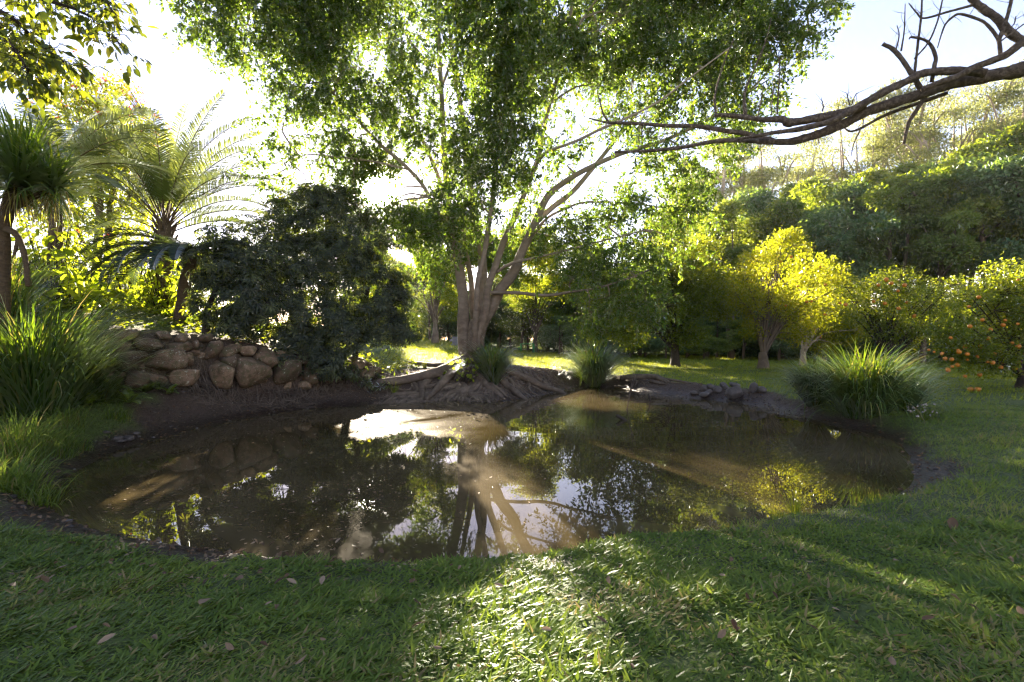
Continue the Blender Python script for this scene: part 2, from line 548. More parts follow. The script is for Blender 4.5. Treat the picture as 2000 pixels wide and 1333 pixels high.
_shore = [(96, 968), (118, 1000), (200, 1032), (300, 1052), (420, 1068), (520, 1082), (640, 1092), (720, 1101), (800, 1100), (900, 1094),
          (960, 1088), (1040, 1087), (1100, 1077), (1150, 1062), (1200, 1048), (1290, 1040), (1400, 1034), (1480, 1018), (1600, 998), (1700, 982),
          (1752, 960), (1778, 930), (1765, 890), (1742, 862), (1700, 846), (1640, 834), (1560, 813), (1500, 800), (1440, 787), (1340, 777),
          (1260, 767), (1190, 758), (1130, 757), (1080, 768), (1030, 778), (960, 786), (860, 784), (760, 788), (700, 793), (600, 800),
          (500, 814), (400, 834), (320, 856), (258, 872), (200, 896), (140, 930)]
_sp = np.array([WP(*p) for p in _shore])
_cl = np.vstack([_sp[-1:], _sp, _sp[:2]])
_k = len(_sp)
_u = np.linspace(0, _k, _k * 4, endpoint=False)
_i = _u.astype(int); _t = (_u - _i)[:, None]
_p0, _p1, _p2, _p3 = _cl[_i], _cl[_i + 1], _cl[_i + 2], _cl[(_i + 3) % len(_cl)]
SHORE = 0.5 * (2 * _p1 + (_p2 - _p0) * _t + (2 * _p0 - 5 * _p1 + 4 * _p2 - _p3) * _t ** 2 + (3 * _p1 - _p0 - 3 * _p2 + _p3) * _t ** 3)


def pond_dist(x, y):
    """signed distance to the shore line, negative in the water"""
    x = np.asarray(x, float).ravel(); y = np.asarray(y, float).ravel()
    out = np.full(len(x), 50.0)
    m = (x > -13) & (x < 13) & (y > -2) & (y < 27)
    if not m.any():
        return out
    px, py = x[m], y[m]
    best = np.full(len(px), 1e9); inside = np.zeros(len(px), bool)
    A = SHORE; B = np.roll(SHORE, -1, 0)
    for (ax, ay), (bx, by) in zip(A, B):
        dx, dy = bx - ax, by - ay
        t = np.clip(((px - ax) * dx + (py - ay) * dy) / (dx * dx + dy * dy + 1e-12), 0, 1)
        best = np.minimum(best, (px - ax - t * dx) ** 2 + (py - ay - t * dy) ** 2)
        c = (ay > py) != (by > py)
        if dy != 0:
            inside ^= c & (px < ax + (py - ay) * dx / dy)
    d = np.sqrt(best)
    out[m] = np.where(inside, -d, d)
    return out


class RBF:
    def __init__(s, pts):
        P = np.array(pts, float)
        s.c = P[:, :2]; n = len(P)
        A = np.zeros((n + 1, n + 1))
        A[:n, :n] = np.linalg.norm(s.c[:, None] - s.c[None], axis=-1)
        A[:n, n] = 1; A[n, :n] = 1
        s.w = np.linalg.solve(A, np.append(P[:, 2], 0)); s.lo, s.hi = P[:, 2].min(), P[:, 2].max()

    def __call__(s, x, y):
        x = np.asarray(x, float).ravel(); y = np.asarray(y, float).ravel()
        r = np.full(len(x), s.w[-1])
        for (cx, cy), w in zip(s.c, s.w[:-1]):
            r = r + w * np.sqrt((x - cx) ** 2 + (y - cy) ** 2 + .15)
        return np.clip(r, s.lo - .1, s.hi + .1)


# level of the land away from the water
LAND = RBF([(0, 1, .0), (-4, 1, .02), (4, 1, .02), (0, 2.4, -.07), (-3, 2.4, -.06), (3, 2.6, -.06), (0, 3.9, -.31), (-2.6, 4.0, -.30), (2.6, 4.4, -.30),
            (-4.6, 4.6, -.26), (4.2, 5.1, -.27), (5.6, 5.6, -.24), (6.6, 7.2, -.20), (5.5, 3.4, -.06), (-5.5, 3.2, .0), (-6.6, 6.0, -.05), (-7.6, 8.0, .12),
            (-9, 7.4, .30), (-8.4, 10.0, .34), (-9.5, 9.6, .5), (-6.8, 12.4, .22), (-5.2, 14.6, .1), (-4.2, 16.4, .25), (-2.6, 17.0, .5), (-1.4, 17.1, .62), (-0.2, 17.4, .5),
            (1.4, 18.4, .40), (3, 21, .12), (4.5, 21.5, .05), (6, 20.5, -.05), (8, 18, -.1), (8.5, 14.5, -.12), (8.6, 12, -.12), (8, 9.5, -.1), (9.5, 8, .0), (11, 12, .03), (14, 15, .05),
            (14, 27, .05), (9, 28, .04), (22, 30, -.02), (30, 38, -.1), (16, 40, -.03), (4, 30, .22), (2, 45, .22), (-3, 24, .72), (-3, 40, 1.0), (-8, 40, 1.5), (-12, 46, 2.2), (-5, 30, .95),
            (-9, 20, 1.3), (-12, 30, 1.9), (-14, 15, 2.0), (-17, 20, 2.7), (-22, 30, 3.2), (-13, 8, .9), (-20, 10, 1.8), (0, 70, .6), (40, 60, 0), (-30, 60, 4.0), (0, -20, .2), (-20, -10, .3), (20, -10, .2), (60, 0, .2),
            (-70, 20, 2.5), (0, 140, 1), (120, 120, 1), (-120, 120, 4)])
BANKW = RBF([(0, 4, .28), (-2.5, 4, .34), (3, 4.3, .22), (-4.6, 4.8, .6), (4.5, 5.2, .3), (6, 6.5, .8), (6.5, 8.5, .6), (8, 12, .7), (7.5, 15, .9), (5.5, 19, 1.0), (3, 20.5, .9), (1.5, 18, 1.2), (-1.4, 16, 1.9), (-4, 15.2, 1.4),
             (-6.5, 12, 1.5), (-7.2, 9, 1.1), (-6.4, 6.5, .7)])
SOILW = RBF([(0, 4, .05), (-2.3, 4, .42), (-3.5, 4.2, .45), (3, 4.3, .0), (-5, 4.8, .55), (4.5, 5.2, .05), (6, 6.4, .55), (6.4, 8.2, .25), (8, 12, .45), (7.5, 15, 1.2), (5.5, 19, 1.3), (3, 20.5, 1.2), (1.5, 18, 2.2), (-1.4, 16, 3.2), (-4, 15.2, 2.4),
             (-6.5, 12, 1.7), (-7.0, 9, .5), (-6.3, 6.5, .3)])
# foot line of the dry stone wall
WA, WB = np.array([-8.95, 10.3]), np.array([-4.55, 15.9])
WD = (WB - WA) / np.linalg.norm(WB - WA)
WN = np.array([-WD[1], WD[0]])
WLEN = np.linalg.norm(WB - WA)


def ground(x, y, fine=True):
    sh = np.shape(x)
    x = np.asarray(x, float).ravel(); y = np.asarray(y, float).ravel()
    d = pond_dist(x, y)
    L = LAND(x, y)
    s = (x - WA[0]) * WN[0] + (y - WA[1]) * WN[1]
    t = ((x - WA[0]) * WD[0] + (y - WA[1]) * WD[1]) / WLEN
    Ht = np.interp(t, [-1.0, -.4, 0, .45, .8, 1.0, 1.12], [0, .7, 1.22, 1.15, .85, .62, 0.0])
    top = np.interp(t, [-1.0, -.4, 0, .45, .8, 1.0, 1.12], [0, .2, .25, .25, .2, .1, 0.0])
    step = Ht * smooth(.12, .5, s) * (1 - smooth(3.5, 7.5, s))
    bw = BANKW(x, y)
    dn = d + (fbm2(x * 1.7, y * 1.7, 3) - .44) * .35 * np.minimum(1, bw)
    prof = smooth(-.05, 1.0, dn / np.maximum(bw, .1))
    h_out = ZW - .02 + (L - ZW + .02) * prof + step
    h_in = ZW - .02 - .75 * smooth(0, 2.0, -d) - .1 * np.minimum(1, np.maximum(-d, 0))
    h = np.where(d > 0, np.maximum(h_out, ZW - .02 + .06 * np.minimum(1, d * 6)), h_in)
    if fine:
        near = 1 - smooth(25, 60, np.hypot(x, y))
        h = h + np.where(d > 0, (fbm2(x * .9 + 3, y * .9, 9) - .44) * .10 + (fbm2(x * 3.5, y * 3.5, 21, 4) - .44) * .09, 0) * near * np.minimum(1, np.maximum(d, 0) * 4)
    return h.reshape(sh)


def soil_at(x, y, d=None):
    x = np.asarray(x, float).ravel(); y = np.asarray(y, float).ravel()
    d = pond_dist(x, y) if d is None else d
    n = fbm2(x * 1.6, y * 1.6, 40, 4)
    so = 1 - smooth(-.25, .2, d - SOILW(x, y) - (n - .45) * .9)
    so = so * (d < 6)
    # bare trodden earth round the roots and in the bed behind the wall
    s = (x - WA[0]) * WN[0] + (y - WA[1]) * WN[1]
    t = ((x - WA[0]) * WD[0] + (y - WA[1]) * WD[1]) / WLEN
    wall = (s > -.3) & (s < 1.2) & (t > -.1) & (t < 1.1)
    rt = np.exp(-((x - .2) / 2.6) ** 2 - ((y - 17.6) / 1.3) ** 2)
    return np.clip(np.maximum(np.maximum(so, wall * .9), smooth(.3, .7, rt + (n - .45))), 0, 1)


def axis_pts(lo, hi, step, far, grow=1.13):
    a = list(np.arange(lo, hi + 1e-6, step))
    s = step; v = hi
    up = []
    while v < far:
        s *= grow; v += s; up.append(v)
    s = step; v = lo; dn = []
    while v > -far:
        s *= grow; v -= s; dn.append(v)
    return np.array(dn[::-1] + a + up)


gx = axis_pts(-11, 11, .11, 300)
gy = axis_pts(1.2, 22.5, .11, 300)
GX, GY = np.meshgrid(gx, gy)
GZ = ground(GX, GY)
nx, ny = len(gx), len(gy)
ii = np.arange(ny - 1)[:, None] * nx; jj = np.arange(nx - 1)[None]
Qg = np.stack([ii + jj, ii + jj + 1, ii + nx + jj + 1, ii + nx + jj], -1).reshape(-1, 4)
GD = pond_dist(GX, GY)
gsoil = soil_at(GX, GY, GD)
gwet = 1 - smooth(-.02, .28, GZ.ravel() - ZW - .02)

m, n, l = nmat('ground')
tcg = n.new('ShaderNodeTexCoord')
so_ = attr(n, 'soil'); we_ = attr(n, 'wet')
gn = noise(n, l, 1.1, 6, .65, tcg.outputs['Object'])
gn2 = noise(n, l, 26, 5, .7, tcg.outputs['Object'])
gc = ramp(n, l, gn2.outputs['Fac'], [(.3, (.035, .05, .014)), (.55, (.075, .105, .022)), (.75, (.12, .13, .036))])
sc_ = ramp(n, l, gn2.outputs['Fac'], [(.28, (.022, .015, .010)), (.5, (.058, .040, .028)), (.75, (.115, .083, .060))])
mixc = n.new('ShaderNodeMix'); mixc.data_type = 'RGBA'
l.new(so_.outputs['Fac'], mixc.inputs['Factor']); l.new(gc.outputs[0], mixc.inputs['A']); l.new(sc_.outputs[0], mixc.inputs['B'])
wetc = n.new('ShaderNodeMix'); wetc.data_type = 'RGBA'; wetc.blend_type = 'MULTIPLY'
wetc.inputs['B'].default_value = (.42, .40, .40, 1)
l.new(we_.outputs['Fac'], wetc.inputs['Factor']); l.new(mixc.outputs['Result'], wetc.inputs['A'])
gb = n.new('ShaderNodeBsdfPrincipled')
l.new(wetc.outputs['Result'], gb.inputs['Base Color'])
rr = n.new('ShaderNodeMapRange'); rr.inputs['To Min'].default_value = .9; rr.inputs['To Max'].default_value = .35
l.new(we_.outputs['Fac'], rr.inputs['Value']); l.new(rr.outputs[0], gb.inputs['Roughness'])
gb.inputs['Specular IOR Level'].default_value = .3
vo = n.new('ShaderNodeTexVoronoi'); vo.inputs['Scale'].default_value = 22
l.new(tcg.outputs['Object'], vo.inputs['Vector'])
hsum = n.new('ShaderNodeMath'); hsum.operation = 'ADD'
l.new(gn2.outputs['Fac'], hsum.inputs[0]); l.new(vo.outputs['Distance'], hsum.inputs[1])
bp = n.new('ShaderNodeBump'); bp.inputs['Strength'].default_value = .7; bp.inputs['Distance'].default_value = .035
l.new(hsum.outputs[0], bp.inputs['Height']); l.new(bp.outputs[0], gb.inputs['Normal'])
o = n.new('ShaderNodeOutputMaterial'); l.new(gb.outputs[0], o.inputs['Surface'])
M['ground'] = m

mb = MB()
mb.add(np.stack([GX.ravel(), GY.ravel(), GZ.ravel()], -1), None, Qg, .5, 0, True)
g_o = mb.build('ground', M['ground'], kind='structure', extra={'soil': gsoil, 'wet': gwet})

# water: a murky brown body under a film of dust, with slow ripples on the far side
m, n, l = nmat('water')
tcw = n.new('ShaderNodeTexCoord')
wp = n.new('ShaderNodeBsdfPrincipled')
film = noise(n, l, .55, 4, .55, tcw.outputs['Object'], .6)
wc = ramp(n, l, film.outputs['Fac'], [(.3, (.043, .033, .014)), (.7, (.074, .054, .024))])
l.new(wc.outputs[0], wp.inputs['Base Color'])
wp.inputs['Roughness'].default_value = .012
wp.inputs['IOR'].default_value = 1.33
wp.inputs['Specular IOR Level'].default_value = .5
mpw = n.new('ShaderNodeMapping'); mpw.inputs['Location'].default_value = (-3.2, -19.0, 0)
l.new(tcw.outputs['Object'], mpw.inputs['Vector'])
wv = n.new('ShaderNodeTexWave'); wv.wave_type = 'RINGS'; wv.rings_direction = 'SPHERICAL'
wv.inputs['Scale'].default_value = .62; wv.inputs['Distortion'].default_value = 1.6; wv.inputs['Detail'].default_value = 1.5; wv.inputs['Detail Scale'].default_value = .6
l.new(mpw.outputs[0], wv.inputs['Vector'])
dist = n.new('ShaderNodeVectorMath'); dist.operation = 'LENGTH'; l.new(mpw.outputs[0], dist.inputs[0])
fal = n.new('ShaderNodeMapRange'); fal.inputs['From Min'].default_value = 2.0; fal.inputs['From Max'].default_value = 12.5
fal.inputs['To Min'].default_value = 1; fal.inputs['To Max'].default_value = 0.0
l.new(dist.outputs['Value'], fal.inputs['Value'])
wh = n.new('ShaderNodeMath'); wh.operation = 'MULTIPLY'; l.new(wv.outputs['Fac'], wh.inputs[0]); l.new(fal.outputs[0], wh.inputs[1])
wn2 = noise(n, l, 2.2, 2, .5, tcw.outputs['Object'])
wm2 = n.new('ShaderNodeMath'); wm2.operation = 'MULTIPLY_ADD'; wm2.inputs[1].default_value = .22
l.new(wn2.outputs['Fac'], wm2.inputs[0]); l.new(wh.outputs[0], wm2.inputs[2])
bw_ = n.new('ShaderNodeBump'); bw_.inputs['Strength'].default_value = 1.0; bw_.inputs['Distance'].default_value = .0011
l.new(wm2.outputs[0], bw_.inputs['Height']); l.new(bw_.outputs[0], wp.inputs['Normal'])
gl = n.new('ShaderNodeBsdfGlossy'); gl.inputs['Roughness'].default_value = .38; gl.inputs['Color'].default_value = (.9, .88, .85, 1)
spk = noise(n, l, 38, 2, .7, tcw.outputs['Object'])
bsp = n.new('ShaderNodeBump'); bsp.inputs['Strength'].default_value = .25; bsp.inputs['Distance'].default_value = .01
l.new(spk.outputs['Fac'], bsp.inputs['Height']); l.new(bsp.outputs[0], gl.inputs['Normal'])
fm = ramp(n, l, film.outputs['Fac'], [(.35, (.0, .0, .0)), (.7, (.022, .022, .022))])
wmix = n.new('ShaderNodeMixShader')
l.new(fm.outputs[0], wmix.inputs[0]); l.new(wp.outputs[0], wmix.inputs[1]); l.new(gl.outputs[0], wmix.inputs[2])
o = n.new('ShaderNodeOutputMaterial'); l.new(wmix.outputs[0], o.inputs['Surface'])
M['water'] = m
wx = np.arange(-8, 9.6, .25); wy = np.arange(3.2, 22.6, .25)
WX, WY = np.meshgrid(wx, wy)
nwx = len(wx)
wi = np.arange(len(wy) - 1)[:, None] * nwx; wj = np.arange(nwx - 1)[None]
Qw = np.stack([wi + wj, wi + wj + 1, wi + nwx + wj + 1, wi + nwx + wj], -1).reshape(-1, 4)
wd = pond_dist(WX, WY)
Qw = Qw[(wd[Qw].min(1) < .3)]
used = np.unique(Qw); remap = np.zeros(len(wd), int); remap[used] = np.arange(len(used))
mb = MB()
mb.add(np.stack([WX.ravel(), WY.ravel(), np.full(WX.size, ZW)], -1)[used], None, remap[Qw], .5, 0, True)
mb.build('water', M['water'], kind='structure')


def hit(px, py):
    """where the sight line through a pixel of the photograph first meets the ground"""
    Y = np.concatenate([np.arange(1.6, 30, .04), np.arange(30, 80, .3)])
    x = (px - 1000) / F * Y; z = CAMZ - (py - 666.5) / F * Y
    g = np.maximum(ground(x, Y), ZW)
    k = np.argmax(z < g) if (z < g).any() else len(Y) - 1
    return np.array([x[k], Y[k], g[k]])


# ------------------------------------------------------------------ where the crowns let the sun through
def gpoly(pts, z):
    out = []
    for px, py in pts:
        Y = (CAMZ - z) * F / (py - 666.5)
        out.append(((px - 1000) / F * Y, Y))
    return (np.array(out), z)


GAPS = [gpoly([(905, 1100), (1010, 1092), (1110, 1108), (1185, 1170), (1250, 1260), (1400, 1500), (1480, 1800), (800, 1800), (870, 1400), (925, 1230), (905, 1170)], -.13),
        gpoly([(640, 835), (740, 800), (860, 789), (950, 800), (1005, 850), (960, 868), (880, 850), (800, 842), (700, 862), (650, 850)], ZW),
        gpoly([(1150, 862), (1175, 858), (1340, 930), (1480, 1008), (1430, 1030), (1300, 950)], ZW),
        gpoly([(1060, 795), (1100, 767), (1200, 776), (1280, 802), (1180, 806)], ZW),
        gpoly([(1300, 893), (1340, 889), (1500, 908), (1760, 940), (1760, 956), (1480, 925)], ZW),
        gpoly([(960, 980), (1010, 975), (1060, 1080), (960, 1088)], ZW),
        gpoly([(290, 900), (400, 860), (420, 880), (320, 915)], ZW),
        gpoly([(170, 990), (330, 918), (370, 940), (230, 1005)], ZW),
        gpoly([(1850, 815), (2100, 815), (2100, 850), (1880, 838)], 0.0),
        gpoly([(1860, 862), (2100, 850), (2100, 900), (1930, 884)], 0.0),
        gpoly([(50, 850), (100, 840), (110, 875), (60, 890)], .3),
        gpoly([(780, 690), (905, 684), (908, 716), (800, 716)], .8),
        gpoly([(1090, 722), (1240, 722), (1240, 762), (1090, 762)], .0),
        gpoly([(1500, 1045), (1560, 1035), (1990, 1140), (2040, 1230), (1900, 1170)], -.1),
        gpoly([(1000, 700), (1120, 700), (1120, 722), (1000, 722)], .4),
        gpoly([(1210, 703), (1500, 706), (1500, 721), (1210, 718)], .05)]


def in_poly(x, y, P):
    c = np.zeros(len(x), bool)
    A = P; B = np.roll(P, -1, 0)
    for (ax, ay), (bx, by) in zip(A, B):
        if ay != by:
            c ^= ((ay > y) != (by > y)) & (x < ax + (y - ay) * (bx - ax) / (by - ay))
    return c


def sunlit(P, gaps=None, rate=.97, jitter=.10):
    """True for leaf positions to keep: thins the foliage where the photograph's sun patches need open air"""
    keep = np.ones(len(P), bool)
    for g in (range(len(GAPS)) if gaps is None else gaps):
        poly, z = GAPS[g]
        t = (P[:, 2] - z) / SUN[2]
        q = P - SUN[None] * t[:, None]
        h = in_poly(q[:, 0] + rng.normal(0, jitter, len(P)), q[:, 1] + rng.normal(0, jitter, len(P)), poly) & (t > 0)
        keep &= ~(h & (rng.random(len(P)) < rate))
    v = P - np.array([0, 0, CAMZ])
    cs = (unit(v) @ SUN)
    ang = np.degrees(np.arccos(np.clip(cs, -1, 1)))
    keep &= rng.random(len(P)) > np.exp(-(ang / 1.5) ** 4)
    return keep

# ------------------------------------------------------------------ the big fig on the bank
def H1(x, y):
    return float(ground(np.array([x]), np.array([y]))[0])


fx, fy = -1.38, 17.2
fig = thing('fig_tree', 'huge many-stemmed fig with a spreading canopy and roots running down the pond bank', 'tree', (fx, fy, H1(fx, fy)))
trunk = MB()
LIMBS = []


def limb(pts, ys, rpx, sides=9, wob=.05, mbx=None):
    """limb through photograph positions with its own distances; radii are given in the photograph's pixels"""
    pts = np.array(pts, float)
    ys = np.interp(np.linspace(0, 1, len(pts)), np.linspace(0, 1, len(ys)), ys)
    P = np.array([W(a, b, y) for (a, b), y in zip(pts, ys)])
    r = np.interp(np.linspace(0, 1, len(pts)), np.linspace(0, 1, len(rpx)), np.array(rpx) * .68) * ys / F
    tube(mbx or trunk, P, r, sides, max(8, 4 * len(pts)), 0, .5, wob)
    C = catmull(P, 24)
    LIMBS.append((C, np.interp(np.linspace(0, 1, 24), np.linspace(0, 1, len(r)), r)))
    return P


limb([(926, 712), (926, 690), (925, 655), (927, 625)], [17.2], [33, 27, 22, 14], 14, .10)
limb([(912, 705), (908, 684), (905, 621), (905, 585), (897, 526), (888, 480), (876, 400), (868, 300), (863, 200), (857, 88), (850, -20), (838, -140), (820, -280)], [17.1, 17.6, 18.2], [22, 19, 16, 14, 12, 9, 7, 6, 5, 3], 11)
limb([(926, 690), (928, 640), (931, 600), (933, 554), (946, 494), (961, 400), (967, 332), (985, 227), (992, 150), (1000, 60), (1004, -60), (1004, -180)], [16.7, 15.6, 14.4], [9, 8, 8, 7, 6, 5, 4, 3], 9)
limb([(924, 690), (938, 620), (943, 557), (941, 500), (930, 430), (918, 360), (905, 240), (885, 120), (870, -20), (850, -160)], [17.4, 18.6, 19.6], [18, 14, 13, 11, 9, 7, 5, 4], 10)
limb([(934, 680), (922, 600), (920, 548), (908, 480), (900, 430)], [17.9, 18.6], [10, 8, 7, 5], 8)
limb([(924, 690), (934, 650), (949, 605), (952, 564), (968, 520), (984, 472), (1009, 416), (1030, 364), (1051, 308), (1062, 252), (1080, 182), (1107, 88), (1118, 0), (1130, -120), (1140, -260)], [16.8, 16.6, 16.0, 15.6], [14, 12, 10, 9, 7, 6, 5, 4, 3], 9)
limb([(930, 700), (937, 645), (965, 592), (977, 567), (1003, 532), (1020, 491), (1046, 434), (1069, 385), (1104, 355), (1153, 327), (1212, 301), (1296, 275), (1380, 235), (1450, 190), (1520, 120), (1580, 60)], [17.1, 16.8, 16, 14.6], [20, 17, 16, 15, 13, 11, 9, 7, 6, 5, 4, 3, 2], 11)
limb([(1046, 434), (1080, 405), (1118, 375), (1153, 335), (1185, 295), (1225, 245), (1290, 165), (1350, 100), (1410, 20), (1450, -60)], [16.9, 18, 19], [9, 7, 6, 5, 4, 3], 8)
limb([(952, 572), (984, 572), (1020, 573), (1053, 577), (1085, 576), (1110, 571), (1150, 566), (1188, 557), (1240, 540)], [16.7, 15.8, 15.0], [5.5, 5, 4.6, 4, 3, 2], 8, .04)
limb([(971, 532), (985, 522), (1003, 514), (1034, 506), (1062, 500), (1110, 488), (1180, 470), (1260, 450)], [16.6, 15.6], [5, 4, 3, 2], 7)
limb([(1048, 320), (1060, 305), (1076, 294), (1125, 276), (1174, 252), (1223, 231), (1286, 199), (1350, 150), (1430, 90)], [15.8, 14.4, 13.5], [5, 4, 4, 3, 2], 7)
limb([(884, 450), (852, 413), (827, 364), (789, 322), (740, 280), (680, 215), (620, 150), (550, 90), (470, 40), (400, 0)], [17.5, 16.2, 14.8], [7, 6, 5, 4, 3, 2], 8)
limb([(800, 332), (740, 318), (694, 311), (640, 305), (600, 303), (555, 318)], [16.4, 15.8], [3, 2.5, 2, 1], 6)
limb([(876, 400), (850, 330), (820, 262), (792, 200), (760, 110), (720, 20), (690, -80)], [17.8, 18.6], [6, 5, 4, 3, 2], 8)
limb([(859, 182), (830, 120), (792, 66), (770, 0), (740, -90)], [18, 18.4], [5, 4, 3, 2], 7)
limb([(863, 170), (885, 110), (905, 50), (930, -60)], [18, 17.6], [4, 3, 2], 7)
limb([(1107, 88), (1150, 20), (1210, -60), (1260, -150)], [15.7, 15.2], [4, 3, 2], 7)
limb([(985, 227), (960, 150), (950, 60), (935, -60)], [15.2, 13.8], [3.5, 3, 2], 7)
limb([(1003, 532), (1035, 470), (1065, 430), (1100, 410), (1150, 395), (1250, 400), (1340, 415)], [17.4, 17.8], [5, 4, 3, 2], 7)
trunk.build('trunk', M['fig_bark'], fig)

